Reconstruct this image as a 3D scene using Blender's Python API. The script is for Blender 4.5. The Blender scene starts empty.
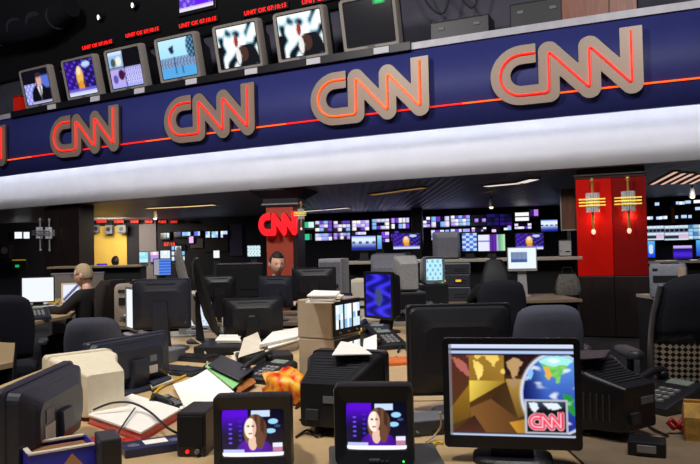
import bpy, bmesh, math, random
from mathutils import Vector, Matrix, Euler, noise as mnoise
random.seed(7)
C = bpy.context.scene.collection
R = math.radians
PI = math.pi

# ------------------------------------------------------------------ camera
F = 700.0
EYE = Vector((0, 0, 1.35))
PITCH = math.atan(18 / 700.0)
ROLL = 0.022
fw = Vector((0, math.cos(PITCH), math.sin(PITCH)))
r0 = Vector((1, 0, 0)); u0 = Vector((0, -math.sin(PITCH), math.cos(PITCH)))
cr = r0 * math.cos(ROLL) - u0 * math.sin(ROLL)
cu = r0 * math.sin(ROLL) + u0 * math.cos(ROLL)
cam_d = bpy.data.cameras.new('camera'); cam = bpy.data.objects.new('camera', cam_d); C.objects.link(cam)
mw = Matrix((( cr.x, cu.x, -fw.x, EYE.x), (cr.y, cu.y, -fw.y, EYE.y), (cr.z, cu.z, -fw.z, EYE.z), (0, 0, 0, 1)))
cam.matrix_world = mw
cam_d.sensor_width = 36; cam_d.lens = 36; cam_d.clip_end = 200
bpy.context.scene.camera = cam

def ray(px, py): return fw * F + cr * (px - 350) + cu * (232 - py)
def onz(px, py, z):
    d = ray(px, py); t = (z - EYE.z) / d.z
    return EYE + d * t
def at(px, py, y):
    d = ray(px, py)
    return EYE + d * (y / d.y)
def ond(px, y, zbase, zc=None):
    """floor-plan position at depth y whose height zc shows in column px; returned at height zbase"""
    zc = zbase if zc is None else zc
    h = zc - EYE.z
    a = 0.0
    x = 0.0
    for _ in range(4):
        v = Vector((x, y, h))
        p = 350 + F * v.dot(cr) / v.dot(fw)
        x += (px - p) * y / F
    return Vector((x, y, zbase))
def zof(px, py, y): return at(px, py, y).z

# ------------------------------------------------------------------ materials
def lin(c):
    return tuple((x / 12.92 if x <= 0.04045 else ((x + 0.055) / 1.055) ** 2.4) for x in c)
def hx(s):
    s = s.lstrip('#'); return tuple(int(s[i:i + 2], 16) / 255 for i in (0, 2, 4))
_m = {}
def mat(name, col, rough=0.5, metal=0.0, emis=None, es=1.0, noise=0.12, nscale=30, bump=0.0, spec=0.5):
    if name in _m: return _m[name]
    m = bpy.data.materials.new(name); m.use_nodes = True
    nt = m.node_tree; b = nt.nodes['Principled BSDF']
    c = lin(hx(col)) if isinstance(col, str) else col
    b.inputs['Roughness'].default_value = rough; b.inputs['Metallic'].default_value = metal
    b.inputs['Specular IOR Level'].default_value = spec
    if noise > 0:
        tc = nt.nodes.new('ShaderNodeTexCoord'); n = nt.nodes.new('ShaderNodeTexNoise'); n.inputs['Scale'].default_value = nscale
        n.inputs['Detail'].default_value = 3
        r = nt.nodes.new('ShaderNodeValToRGB')
        r.color_ramp.elements[0].color = tuple(x * (1 - noise) for x in c) + (1,)
        r.color_ramp.elements[1].color = tuple(min(1, x * (1 + noise)) for x in c) + (1,)
        r.color_ramp.elements[0].position = .3; r.color_ramp.elements[1].position = .7
        nt.links.new(tc.outputs['Object'], n.inputs['Vector']); nt.links.new(n.outputs['Fac'], r.inputs['Fac'])
        nt.links.new(r.outputs['Color'], b.inputs['Base Color'])
        if bump:
            bp = nt.nodes.new('ShaderNodeBump'); bp.inputs['Strength'].default_value = bump; bp.inputs['Distance'].default_value = .01
            nt.links.new(n.outputs['Fac'], bp.inputs['Height']); nt.links.new(bp.outputs['Normal'], b.inputs['Normal'])
    else:
        b.inputs['Base Color'].default_value = c + (1,)
    if emis:
        e = lin(hx(emis)) if isinstance(emis, str) else emis
        b.inputs['Emission Color'].default_value = e + (1,); b.inputs['Emission Strength'].default_value = es
    _m[name] = m
    return m
def screen_mat(es=1.0):
    k = 'screen_%.2f' % es
    if k in _m: return _m[k]
    m = bpy.data.materials.new(k); m.use_nodes = True; nt = m.node_tree; b = nt.nodes['Principled BSDF']
    a = nt.nodes.new('ShaderNodeVertexColor'); a.layer_name = 'Col'
    b.inputs['Base Color'].default_value = (.004, .004, .005, 1); b.inputs['Roughness'].default_value = .25
    nt.links.new(a.outputs['Color'], b.inputs['Emission Color']); b.inputs['Emission Strength'].default_value = es
    _m[k] = m; return m

# ------------------------------------------------------------------ mesh builder
class MB:
    def __init__(s): s.v = []; s.f = []; s.m = []; s.s = []
    def add(s, vs, fs, mat=0, smooth=False, M=None):
        o = len(s.v)
        s.v += [tuple(M @ Vector(p)) if M else tuple(p) for p in vs]
        s.f += [tuple(i + o for i in f) for f in fs]; s.m += [mat] * len(fs); s.s += [smooth] * len(fs)
        return s
    def box(s, c, d, mat=0, bev=0.0, rot=None, M=None):
        bm = bmesh.new(); bmesh.ops.create_cube(bm, size=1)
        for v in bm.verts: v.co = Vector((v.co.x * d[0], v.co.y * d[1], v.co.z * d[2]))
        if bev: bmesh.ops.bevel(bm, geom=list(bm.edges), offset=min(bev, min(d) * .45), segments=2, profile=.5, affect='EDGES')
        T = Matrix.Translation(Vector(c))
        if rot: T = T @ Euler(rot).to_matrix().to_4x4()
        if M: T = M @ T
        bm.verts.index_update()
        s.add([T @ v.co for v in bm.verts], [[v.index for v in f.verts] for f in bm.faces], mat, False)
        bm.free(); return s
    def loft(s, secs, mat=0, cap=(True, True), smooth=True, closed=True):
        n = len(secs[0]); vs = [p for q in secs for p in q]; fs = []
        for k in range(len(secs) - 1):
            for i in range(n if closed else n - 1):
                j = (i + 1) % n
                fs.append((k * n + i, k * n + j, (k + 1) * n + j, (k + 1) * n + i))
        s.add(vs, fs, mat, smooth)
        if cap[0]: s.add(secs[0], [tuple(range(n))[::-1]], mat)
        if cap[1]: s.add(secs[-1], [tuple(range(n))], mat)
        return s
    def tube(s, pts, r, mat=0, n=8, smooth=True):
        pts = [Vector(p) for p in pts]; secs = []
        rr = r if isinstance(r, (list, tuple)) else [r] * len(pts)
        up = Vector((0, 0, 1))
        prev = None
        for i, p in enumerate(pts):
            t = (pts[min(i + 1, len(pts) - 1)] - pts[max(i - 1, 0)]).normalized()
            if prev is None:
                a = t.cross(up)
                if a.length < 1e-3: a = t.cross(Vector((0, 1, 0)))
            else:
                a = prev - t * prev.dot(t)
                if a.length < 1e-4: a = t.cross(up)
            a.normalize(); prev = a; b = t.cross(a)
            secs.append([p + (a * math.cos(2 * PI * k / n) + b * math.sin(2 * PI * k / n)) * rr[i] for k in range(n)])
        return s.loft(secs, mat, smooth=smooth)
    def cyl(s, p0, p1, ra, rb=None, mat=0, n=16): return s.tube([p0, p1], [ra, ra if rb is None else rb], mat, n)
    def lathe(s, prof, mat=0, n=20, c=(0, 0, 0)):
        secs = [[(c[0] + r * math.cos(2 * PI * k / n), c[1] + r * math.sin(2 * PI * k / n), c[2] + z) for k in range(n)] for r, z in prof]
        return s.loft(secs, mat)
    def ball(s, c, d, mat=0, nu=14, nv=9):
        prof = []
        for j in range(nv + 1):
            a = -PI / 2 + PI * j / nv; prof.append((max(1e-4, math.cos(a)), math.sin(a)))
        secs = [[(c[0] + d[0] * r * math.cos(2 * PI * k / nu), c[1] + d[1] * r * math.sin(2 * PI * k / nu), c[2] + d[2] * z) for k in range(nu)] for r, z in prof]
        return s.loft(secs, mat)
    def prism(s, poly, z0, z1, mat=0):
        n = len(poly)
        ar = sum(poly[i][0] * poly[(i + 1) % n][1] - poly[(i + 1) % n][0] * poly[i][1] for i in range(n))
        if ar < 0: poly = poly[::-1]
        return s.loft([[(p[0], p[1], z0) for p in poly], [(p[0], p[1], z1) for p in poly]], mat, smooth=False)
    def build(s, name, mats, parent=None, loc=None, rot=None):
        used = sorted({i for f in s.f for i in f}); ix = {k: n for n, k in enumerate(used)}
        s.v = [s.v[k] for k in used]; s.f = [tuple(ix[i] for i in f) for f in s.f]
        me = bpy.data.meshes.new(name); me.from_pydata(s.v, [], s.f)
        for m in (mats if isinstance(mats, (list, tuple)) else [mats]): me.materials.append(m)
        me.polygons.foreach_set('material_index', s.m); me.polygons.foreach_set('use_smooth', s.s); me.update()
        o = bpy.data.objects.new(name, me); C.objects.link(o)
        if parent: o.parent = parent
        if loc is not None: o.location = loc
        if rot is not None: o.rotation_euler = rot
        return o

def rrect(w, h, r, n=4, M=None, c=(0, 0)):
    """rounded rectangle in the XZ plane as 3-D points (y=0)"""
    r = min(r, w * .49, h * .49); pts = []
    for cx, cz, a0 in ((w / 2 - r, h / 2 - r, 0), (-w / 2 + r, h / 2 - r, 90), (-w / 2 + r, -h / 2 + r, 180), (w / 2 - r, -h / 2 + r, 270)):
        for k in range(n + 1):
            a = R(a0 + 90 * k / n); pts.append((c[0] + cx + r * math.cos(a), 0, c[1] + cz + r * math.sin(a)))
    return pts
def sec(w, h, r, y, cz=0, cx=0): return [(p[0] + cx, y, p[2] + cz) for p in rrect(w, h, r)][::-1]

def tag(o, label, cat, group=None, kind=None):
    if label: o['label'] = label
    if cat: o['category'] = cat
    if group: o['group'] = group
    if kind: o['kind'] = kind
    return o
def thing(name, label, cat, loc, rz=0.0, group=None):
    o = bpy.data.objects.new(name, None); C.objects.link(o); o.empty_display_size = .05
    o.location = loc; o.rotation_euler = (0, 0, rz)
    return tag(o, label, cat, group)
def struct(name, mb, m):
    o = mb.build(name, m); o['kind'] = 'structure'; return o
def face_cam(p): return -math.atan2(p[0], p[1])

# ------------------------------------------------------------------ painted screens (vertex colour, emissive)
def soft(fn, u, v, nx, ny):
    n = 3 if nx >= 16 else 1; acc = [0, 0, 0]; rad = .62 if nx > 60 else .4
    for a in range(n):
        for b in range(n):
            uu = u + (a - (n - 1) / 2) * 2 * rad / nx / max(1, n - 1); vv = v + (b - (n - 1) / 2) * 2 * rad / ny / max(1, n - 1)
            c = lin(tuple(max(0, min(1, x)) for x in fn(min(.9999, max(0, uu)), min(.9999, max(0, vv)))))
            for k in range(3): acc[k] += c[k]
    return tuple(x / n / n for x in acc)
def picture(mb_w, mb_h, fn, nx, ny, curve=0.0):
    vs = []; fs = []; cols = []
    for j in range(ny + 1):
        for i in range(nx + 1):
            u = i / nx; v = j / ny
            y = curve * ((2 * u - 1) ** 2 + (2 * v - 1) ** 2) / 2
            vs.append(((u - .5) * mb_w, y, (v - .5) * mb_h))
    for j in range(ny):
        for i in range(nx):
            a = j * (nx + 1) + i
            fs.append((a, a + 1, a + nx + 2, a + nx + 1)); cols.append(soft(fn, (i + .5) / nx, (j + .5) / ny, nx, ny))
    return vs, fs, cols
def screen(name, w, h, fn, nx, ny, parent, loc, rot=(0, 0, 0), curve=0.0, es=1.0, label=None):
    vs, fs, cols = picture(w, h, fn, nx, ny, curve)
    me = bpy.data.meshes.new(name); me.from_pydata(vs, [], fs); me.materials.append(screen_mat(es))
    ca = me.color_attributes.new('Col', 'FLOAT_COLOR', 'CORNER')
    buf = []
    for c in cols: buf += list(c + (1.0,)) * 4
    ca.data.foreach_set('color', buf); me.update()
    o = bpy.data.objects.new(name, me); C.objects.link(o); o.parent = parent; o.location = loc; o.rotation_euler = rot
    if label: o['label'] = label
    return o
def mix(a, b, t):
    t = max(0, min(1, t)); return tuple(x + (y - x) * t for x, y in zip(a, b))
def ell(u, v, cu_, cv, ru, rv): return ((u - cu_) / ru) ** 2 + ((v - cv) / rv) ** 2
def inp(u, v, poly):
    c = False; n = len(poly); j = n - 1
    for i in range(n):
        xi, yi = poly[i]; xj, yj = poly[j]
        if (yi > v) != (yj > v) and u < (xj - xi) * (v - yi) / (yj - yi) + xi: c = not c
        j = i
    return c

# three-letter logo: one continuous stroke (unit height), used for plates, the neon and the on-screen bug
def logo_path(steps=10):
    p = [(.66, .80), (.455, .80)]
    for k in range(1, steps * 2):
        a = PI / 2 + PI * k / (steps * 2); p.append((.455 + .315 * math.cos(a), .485 + .315 * math.sin(a)))
    p += [(.455, .17), (.84, .17), (.84, .80), (1.40, .17), (1.40, .80), (1.95, .17), (1.95, 1.0)]
    return p
LOGO = logo_path()
def seg_d(x, y, a, b):
    dx, dy = b[0] - a[0], b[1] - a[1]; L = dx * dx + dy * dy
    t = max(0, min(1, ((x - a[0]) * dx + (y - a[1]) * dy) / L)) if L else 0
    return math.hypot(x - a[0] - t * dx, y - a[1] - t * dy)
def logo_d(x, y):
    return min(seg_d(x, y, LOGO[i], LOGO[i + 1]) for i in range(len(LOGO) - 1))

_rn = random.Random(3)
def blob_field(seed, n, pal, bg, rmin=.04, rmax=.2):
    rg = random.Random(seed)
    bl = [(rg.random(), rg.random(), rg.uniform(rmin, rmax), rg.uniform(rmin, rmax), rg.choice(pal)) for _ in range(n)]
    def fn(u, v):
        c = bg(u, v) if callable(bg) else bg
        for a, b, ru, rv, col in bl:
            if ell(u, v, a, b, ru, rv) < 1: c = col
        return c
    return fn
W_ = (1, 1, 1); K_ = (.02, .02, .05)
def p_anchor(u, v):
    c = mix((.06, .05, .2), (.04, .03, .12), u)
    if u < .42 and v > .45: c = mix(c, (.36, .05, .85), .9 * (v - .45) / .4)
    for k in range(5):
        if ell(u, v, .14, .30 + k * .1, .03, .02) < 1: c = (.45, .3, 1)
        if ell(u, v, .30, .36 + k * .1, .03, .02) < 1: c = (.25, .15, .8)
    if abs(u - .63) < .15 and abs(v - .92) < .065: c = (.80, .88, 1)
    if ell(u, v, .83, .75, .08, .055) < 1 or ell(u, v, .79, .55, .08, .05) < 1: c = (.62, .85, 1)
    if ell(u, v, .9, .65, .05, .03) < 1: c = (.2, .3, .5)
    if ell(u, v, .53, .06, .31, .34) < 1: c = mix((.38, .10, .75), (.25, .02, .5), abs(u - .5) * 3)
    if ell(u, v, .545, .55, .19, .36) < 1: c = mix((.52, .36, .26), (.27, .16, .12), (u - .4) * 3 + .35 * math.sin(u * 60))
    if ell(u, v, .50, .30, .07, .16) < 1: c = (.93, .78, .68)
    if ell(u, v, .465, .61, .095, .215) < 1:
        c = (1, .94, .88)
        if u > .50: c = (.92, .75, .66)
        if abs(v - .66) < .02 and (abs(u - .43) < .022 or abs(u - .505) < .022): c = (.45, .3, .28)
        if abs(v - .50) < .015 and abs(u - .465) < .03: c = (.75, .4, .4)
    if ell(u, v, .62, .36, .07, .2) < 1: c = (.42, .27, .2)
    if .02 < u < .36 and .09 < v < .16: c = (.75, .78, 1)
    if .82 < u < .975 and .10 < v < .29: c = (.93, .92, 1) if v > .2 else (.75, .5, .62)
    if v < .09: c = (.97, .97, 1)
    return c
def p_suit(u, v):
    c = (.05, .04, .10)
    if u < .5 and v < .62: c = (.55, .55, .95) if math.sin(u * 40) * math.sin(v * 30) > -.2 else (.8, .85, 1)
    if u > .62 and .45 < v < .8: c = (.35, .45, .85)
    if ell(u, v, .60, .18, .34, .40) < 1: c = (.03, .03, .07)
    if inp(u, v, [(.52, .52), (.72, .52), (.63, .12)]): c = (.95, .95, 1)
    if inp(u, v, [(.60, .50), (.65, .50), (.66, .18), (.62, .12)]): c = (.08, .08, .2)
    if ell(u, v, .62, .68, .10, .19) < 1: c = (.86, .68, .62)
    if ell(u, v, .62, .84, .11, .07) < 1: c = (.22, .18, .18)
    if v < .07 and u > .25: c = (.75, .75, .95)
    return c
def p_blonde(u, v):
    c = mix((.22, .06, .55), (.10, .05, .35), u)
    if math.sin(u * 23 + v * 9) * math.sin(v * 31) > .6: c = (.4, .3, .95)
    if u > .6 and ell(u, v, .75, .85, .14, .08) < 1: c = (.75, .85, 1)
    if ell(u, v, .5, .35, .15, .38) < 1: c = (.35, .22, .1)
    if ell(u, v, .49, .55, .12, .28) < 1: c = (.96, .75, .35)
    if ell(u, v, .48, .70, .07, .12) < 1: c = (1, .9, .75)
    if ell(u, v, .5, .22, .10, .2) < 1: c = (.9, .6, .2)
    if v < .12: c = (.85, .88, 1)
    elif v < .2: c = (.45, .4, .85)
    return c
def p_quad(u, v):
    if u > .48 and v > .55: return (.04, .04, .06)
    if abs(u - .48) < .015 or abs(v - .54) < .02: return (.1, .1, .2)
    if v > .54:
        c = (.62, .78, .95)
        if ell(u, v, .15, .7, .08, .12) < 1: c = (.3, .35, .3)
        if ell(u, v, .33, .72, .09, .13) < 1: c = (.95, .95, .9)
        if v > .9: c = (.85, .9, 1)
        return c
    if v < .08: return (.65, .7, 1)
    if u < .48:
        c = (.75, .68, .95)
        if ell(u, v, .36, .35, .1, .14) < 1: c = (.25, .08, .25)
        if ell(u, v, .15, .25, .08, .12) < 1: c = (.35, .35, .7)
        return c
    return (.85, .85, 1) if math.sin(u * 90) * math.sin(v * 45) > -.1 else (.45, .42, .85)
def p_parade(u, v):
    c = mix((.55, .88, 1), (.78, .95, 1), v)
    if v < .52: c = (.35, .42, .62) if math.sin(u * 70 + 5 * math.sin(v * 20)) * math.sin(v * 50) > -.1 else (.62, .75, .88)
    if v < .28: c = (.35, .68, .92)
    if inp(u, v, [(.28, .78), (.44, .84), (.42, .7), (.32, .66)]) or ell(u, v, .38, .68, .06, .06) < 1: c = (.12, .14, .3)
    if u > .78 and v > .45 and ell(u, v, .93, .75, .15, .3) < 1: c = (.1, .3, .45) if math.sin(u * 60) * math.sin(v * 40) > -.3 else (.5, .7, .8)
    if abs(u - .42) < .012 and .1 < v < .55 or abs(u - .62) < .012 and .08 < v < .3: c = (.1, .15, .35)
    return c
def p_clash(seed):
    base = lambda u, v: (lambda q: (1, 1, 1) if q > .18 else ((.72, .90, .95) if q > .05 else ((.30, .42, .48) if q > -.05 else (.06, .07, .09))))(nz(u * 5.5 + seed, v * 3.2, 1) + .28 - .35 * max(0, u - .55) + .25 * (v - .5))
    def fn(u, v):
        c = base(u, v)
        if ell(u, v, .70, .22, .28, .30) < 1 and v < .5: c = (.07, .08, .1)
        if ell(u, v, .62, .30, .13, .19) < 1: c = (.30, .20, .17)
        if ell(u, v, .50, .25, .06, .2) < 1: c = (.95, .95, .95)
        if ell(u, v, .48, .62, .05, .15) < 1: c = (.62, .22, .2)
        if u < .1 and v < .55: c = (.05, .05, .07)
        return c
    return fn
def p_off(u, v):
    if .62 < u < .86 and .87 < v < .955: return (.15, .85, .45) if .66 < u < .82 else (.1, .6, .32)
    return (.13, .125, .14)
def p_violet(u, v):
    c = (.42, .12, .95)
    if u < .45: c = (.62, .5, 1) if math.sin(u * 30) * math.sin(v * 14 + u * 9) > .2 else (.40, .22, .85)
    if ell(u, v, .72, .6, .12, .3) < 1: c = (.3, .05, .75)
    if u > .88 and v > .2: c = (.8, .75, 1) if math.sin(v * 30) > 0 else (.4, .2, .9)
    if v < .14: c = (.93, .9, 1)
    return c
def p_mosaic(seed, nu, nv, pal, gap=.12, empty=.25, bg=(.03, .02, .12)):
    rg = random.Random(seed); cell = [[None if rg.random() < empty else rg.choice(pal) for _ in range(nv)] for _ in range(nu)]
    def fn(u, v):
        a = min(nu - 1, int(u * nu)); b = min(nv - 1, int(v * nv)); fu = u * nu - a; fv = v * nv - b
        if fu < gap or fv < gap * 1.3 or cell[a][b] is None: return bg
        return cell[a][b]
    return fn
def p_white(u, v):
    return (.96, .98, 1) if v > .06 else (.75, .82, .95)
def p_page(u, v):
    c = (.93, .98, 1)
    if .1 < u < .68 and .3 < v < .8:
        c = (.22, .36, .55) if v < .45 else ((.30, .34, .55) if math.sin(u * 90) * math.sin(v * 60) > -.2 else (.72, .8, .95))
    return c
def p_blueui(u, v):
    c = (.36, .55, .92)
    if u < .3: c = (.62, .62, .66)
    elif int(v * 11) % 2 and v < .92: c = (.22, .38, .78)
    return c
def p_tri(u, v):
    if u < .42: return (.92, .93, 1) if abs(v - .6) > .04 else (.55, .5, .85)
    if u < .70: return (.45, .2, .75) if int(u * 40) % 2 else (.2, .08, .4)
    return mix((.35, .55, .5), (.75, .95, .75), (u - .7) / .3) if u > .74 else (.85, .85, .9)
def p_sky(u, v):
    c = mix((.08, .15, .6), (.9, .95, 1), (v - .1) / .5)
    if .45 < v < .62 and math.sin(u * 22) > .2: c = (.1, .2, .5)
    if v > .9: c = (.6, .7, 1)
    return c
def p_blue(u, v):
    c = mix((.05, .03, .45), (.25, .22, 1), .5 + .5 * math.sin(u * 9 + 3 * math.sin(v * 12)))
    if ell(u, v, .5, .45, .15, .22) < 1: c = (.25, .3, .5)
    return c
def p_globe(u, v):
    c = mix((.1, .25, .85), (.35, .75, 1), v)
    if ell(u, v, .55, .5, .25, .3) < 1: c = (.8, .9, 1)
    return c
def nz(x, y, z=0.0): return mnoise.noise(Vector((x, y, z)))
NAM = [(.20, .965), (.25, .95), (.31, .965), (.37, .945), (.43, .955), (.435, .90), (.40, .865), (.42, .83), (.385, .80), (.37, .745), (.345, .80), (.31, .83), (.30, .87), (.26, .865), (.235, .83), (.215, .865), (.185, .90)]
SAM = [(.20, .82), (.245, .81), (.275, .765), (.285, .71), (.265, .64), (.235, .60), (.225, .67), (.205, .74)]
GNA = [(.745, .80), (.79, .845), (.86, .855), (.93, .84), (.955, .77), (.925, .70), (.90, .655), (.885, .59), (.865, .575), (.85, .63), (.82, .665), (.795, .62), (.775, .66), (.765, .74)]
def p_hero(u, v):
    # amber world map crossed by lighter and darker facets
    w = .5 + .5 * nz(u * 3, v * 3)
    c = mix((.24, .14, .07), (.40, .26, .09), w * (1 - v))
    if u < .165: c = mix((.30, .22, .08), (.34, .17, .13), v * 1.3)
    elif u < .45 and v > .58: c = mix((.52, .36, .12), (.66, .52, .20), w)
    elif v > .66: c = mix((.09, .05, .07), (.20, .10, .10), w)
    if v <= .62:
        for pl, ca, cb, t in (([(.165, .60), (.47, .60), (.165, .36)], (.96, .84, .34), (.46, .34, .10), (u - .17) * 2.6 + (.6 - v)),
                              ([(0, .28), (.165, .56), (.165, .2), (0, .1)], (.58, .42, .12), (.34, .24, .07), (.5 - v) * 2),
                              ([(.165, .30), (.40, .44), (.64, .14), (.5, .02), (.18, .02)], (.50, .33, .16), (.26, .15, .09), (u - .2) * 1.6),
                              ([(.34, .40), (.47, .60), (.66, .45), (.64, .10)], (.22, .15, .08), (.40, .27, .10), (u - .34) * 2),
                              ([(.45, .66), (.62, .62), (.66, .26), (.55, .20)], (.74, .58, .28), (.36, .26, .10), (.66 - v) * 1.8),
                              ([(.48, .15), (.72, .22), (.72, .02), (.55, .02)], (.80, .58, .18), (.40, .26, .10), (u - .5) * 3),
                              ([(0, .02), (.2, .22), (.3, .02)], (.32, .17, .12), (.20, .10, .08), v * 4)):
            if inp(u, v, pl): c = mix(ca, cb, t)
    uu = u + .010 * nz(u * 38, v * 38, 2); vv = v + .014 * nz(u * 38, v * 38, 7)
    if u < .45:
        if inp(uu, vv, NAM) or inp(uu, vv, SAM): c = mix((1, .90, .50), (.90, .72, .30), (v - .6) * 2)
    if inp(uu, vv, [(.47, .80), (.52, .855), (.57, .84), (.60, .80), (.57, .74), (.555, .66), (.52, .63), (.50, .70), (.475, .74)]): c = (.74, .60, .42)
    if inp(uu, vv, [(.475, .58), (.53, .64), (.57, .60), (.52, .52)]): c = (.66, .54, .40)
    if inp(uu, vv, [(.02, .86), (.08, .84), (.13, .80), (.165, .70), (.165, .63), (.12, .68), (.07, .74)]): c = (.70, .40, .36)
    if inp(uu, vv, [(.13, .93), (.17, .92), (.18, .86), (.15, .85)]): c = (.60, .36, .28)
    if ell(uu, vv, .44, .70, .018, .028) < 1: c = (.95, .8, .4)
    # globe
    g = ell(u, v, .865, .46, .285, .445)
    if g < 1.0:
        c = mix((.93, .95, 1), (.40, .55, .85), (1.0 - g) * 6)
        if g < .88:
            c = mix((.10, .18, .58), (.42, .66, .96), (v - .15) / .75); c = mix(c, (.03, .05, .30), max(0, (.78 - u) * 5))
            u2 = u + .012 * nz(u * 24, v * 24, 3); v2 = v + .02 * nz(u * 24, v * 24, 9)
            if inp(u2, v2, GNA): c = mix((.30, .72, .38), (.62, .86, .40), .5 + .7 * nz(u * 26, v * 26, 5))
            if inp(u2, v2, [(.765, .76), (.80, .76), (.83, .66), (.80, .61), (.775, .67)]): c = (.92, .70, .30)
            if ell(u2, v2, .86, .82, .13, .055) < 1: c = (.66, .95, .92)
            if inp(u2, v2, [(.90, .48), (.99, .44), (1.0, .22), (.94, .3)]): c = (.14, .58, .24)
            if ell(u2, v2, .655, .72, .025, .10) < 1: c = (.55, .78, 1)
            cl = nz(u * 9, v * 14, 20)
            if cl > .25: c = mix(c, (1, 1, 1), min(.8, (cl - .25) * 3))
    elif g < 1.14 and u < .9: c = mix((.86, .86, .88), c, (g - 1) / .14)
    # inset panel with logo
    if .605 < u < .945 and .035 < v < .405:
        c = (.72, .74, .78)
        if .622 < u < .928 and .055 < v < .385:
            c = mix((.04, .04, .07), (.28, .38, .48), max(0, (v - .27) * 7))
            u2 = u + .008 * nz(u * 50, v * 50, 3); v2 = v + .010 * nz(u * 50, v * 50, 9)
            for pl in ([(.64, .365), (.70, .37), (.72, .31), (.68, .26), (.65, .31)], [(.75, .365), (.86, .37), (.90, .32), (.84, .29), (.79, .31)]):
                if inp(u2, v2, pl): c = (.90, .94, .97)
            lx = (u - .637) / .276 * 2.15; ly = (v - .075) / .18
            if -.1 < ly < 1.1:
                d = logo_d(lx, ly)
                if d < .20: c = (.97, .78, .82)
                if d < .160: c = (.92, .24, .36)
                if d < .035: c = (1, .80, .84)
    if v > .955: c = (.82, .87, .97)
    elif v > .925: c = (.12, .12, .20)
    elif v > .895: c = (.70, .78, .95)
    elif v > .88: c = (.05, .05, .08)
    if v < .018: c = (.72, .78, .90)
    elif v < .035: c = (.25, .2, .22)
    if u < .022: c = mix((.5, .5, .55), c, .3)
    return c
WP = [(1, 1, 1), (.85, .85, 1), (.75, .6, 1), (.95, .9, 1), (.4, .25, .8), (.55, .75, 1)]
DP = [(.14, .06, .38), (.08, .04, .22), (.2, .08, .45), (.1, .1, .35)]

def text_geo(txt, size, depth=.004):
    cd = bpy.data.curves.new('lettering', 'FONT'); cd.body = txt; cd.size = size; cd.extrude = depth; cd.align_x = 'CENTER'; cd.align_y = 'CENTER'
    cd.resolution_u = 2; cd.offset = size * .004
    o = bpy.data.objects.new('lettering', cd); C.objects.link(o)
    dg = bpy.context.evaluated_depsgraph_get(); me = bpy.data.meshes.new_from_object(o.evaluated_get(dg))
    vs = [(v.co.x, -v.co.z, v.co.y) for v in me.vertices]; fs = [tuple(p.vertices) for p in me.polygons]
    bpy.data.objects.remove(o); bpy.data.curves.remove(cd); bpy.data.meshes.remove(me)
    return vs, fs
# ------------------------------------------------------------------ palette
BLK = mat('black_plastic', '#1d1d22', .42, nscale=60)
DKG = mat('dark_grey_plastic', '#34353d', .45, nscale=50)
DKB = mat('blue_black_plastic', '#2b2e3a', .4, nscale=50)
GRY = mat('grey_plastic', '#6f7078', .5, nscale=40)
LGR = mat('pale_grey_plastic', '#a9a7a6', .5, nscale=40)
TVG = mat('tv_case_grey', '#a39b94', .5, nscale=40)
BEI = mat('beige_plastic', '#ece2c8', .5, nscale=30, noise=.05)
TAN = mat('tan_case', '#b9a58c', .4, nscale=20)
MET = mat('brushed_metal', '#a8a6a4', .35, .4, noise=.05)
CHR = mat('chrome', '#dfe1e8', .25, .2, noise=0)
BRS = mat('brass', '#e0a050', .3, .4, noise=.05)
PAP = mat('white_paper', '#f8f5ee', .8, nscale=12, noise=.03)
PAP2 = mat('cream_paper', '#d8cfbd', .8, nscale=12, noise=.06)
REDP = mat('red_plastic', '#b01410', .45)
WORK = mat('beige_worktop', '#c2a67c', .45, nscale=14, noise=.06)
WORKD = mat('brown_worktop', '#8d7a63', .5, nscale=14)
WORKW = mat('pale_worktop', '#b8ad9c', .5, nscale=14, noise=.05)
DPAN = mat('dark_desk_panel', '#1b1a1e', .6)
CHF = mat('charcoal_fabric', '#5a5c6a', .95, nscale=220, noise=.25, bump=.3)
CHF2 = mat('navy_black_fabric', '#1c1d2a', .95, nscale=220, noise=.25, bump=.3)
BLKF = mat('black_cloth', '#121216', .95, nscale=160, noise=.25, bump=.3)
LEDR = mat('red_led', '#ff2020', .5, emis='#ff1a12', es=1.6, noise=0)
DIM = mat('unlit_black', '#0b0b0e', .7)
def wood(name, c0, c1, sc=3.0, rough=.4):
    if name in _m: return _m[name]
    m = bpy.data.materials.new(name); m.use_nodes = True; nt = m.node_tree; b = nt.nodes['Principled BSDF']; b.inputs['Roughness'].default_value = rough
    tc = nt.nodes.new('ShaderNodeTexCoord'); mp = nt.nodes.new('ShaderNodeMapping'); mp.inputs['Scale'].default_value = (sc * 5, sc * 5, sc * .6)
    n = nt.nodes.new('ShaderNodeTexNoise'); n.inputs['Scale'].default_value = 2; n.inputs['Detail'].default_value = 6; n.inputs['Distortion'].default_value = .6
    r = nt.nodes.new('ShaderNodeValToRGB'); r.color_ramp.elements[0].color = lin(hx(c0)) + (1,); r.color_ramp.elements[1].color = lin(hx(c1)) + (1,)
    r.color_ramp.elements[0].position = .3; r.color_ramp.elements[1].position = .7
    for a, c in ((tc.outputs['Object'], mp.inputs['Vector']), (mp.outputs['Vector'], n.inputs['Vector']), (n.outputs['Fac'], r.inputs['Fac']), (r.outputs['Color'], b.inputs['Base Color'])): nt.links.new(a, c)
    _m[name] = m; return m
WOOD = wood('pillar_wood', '#7a3f2c', '#a05c40')
WOODD = wood('dark_pillar_wood', '#1d1413', '#2a1c19')

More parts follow.
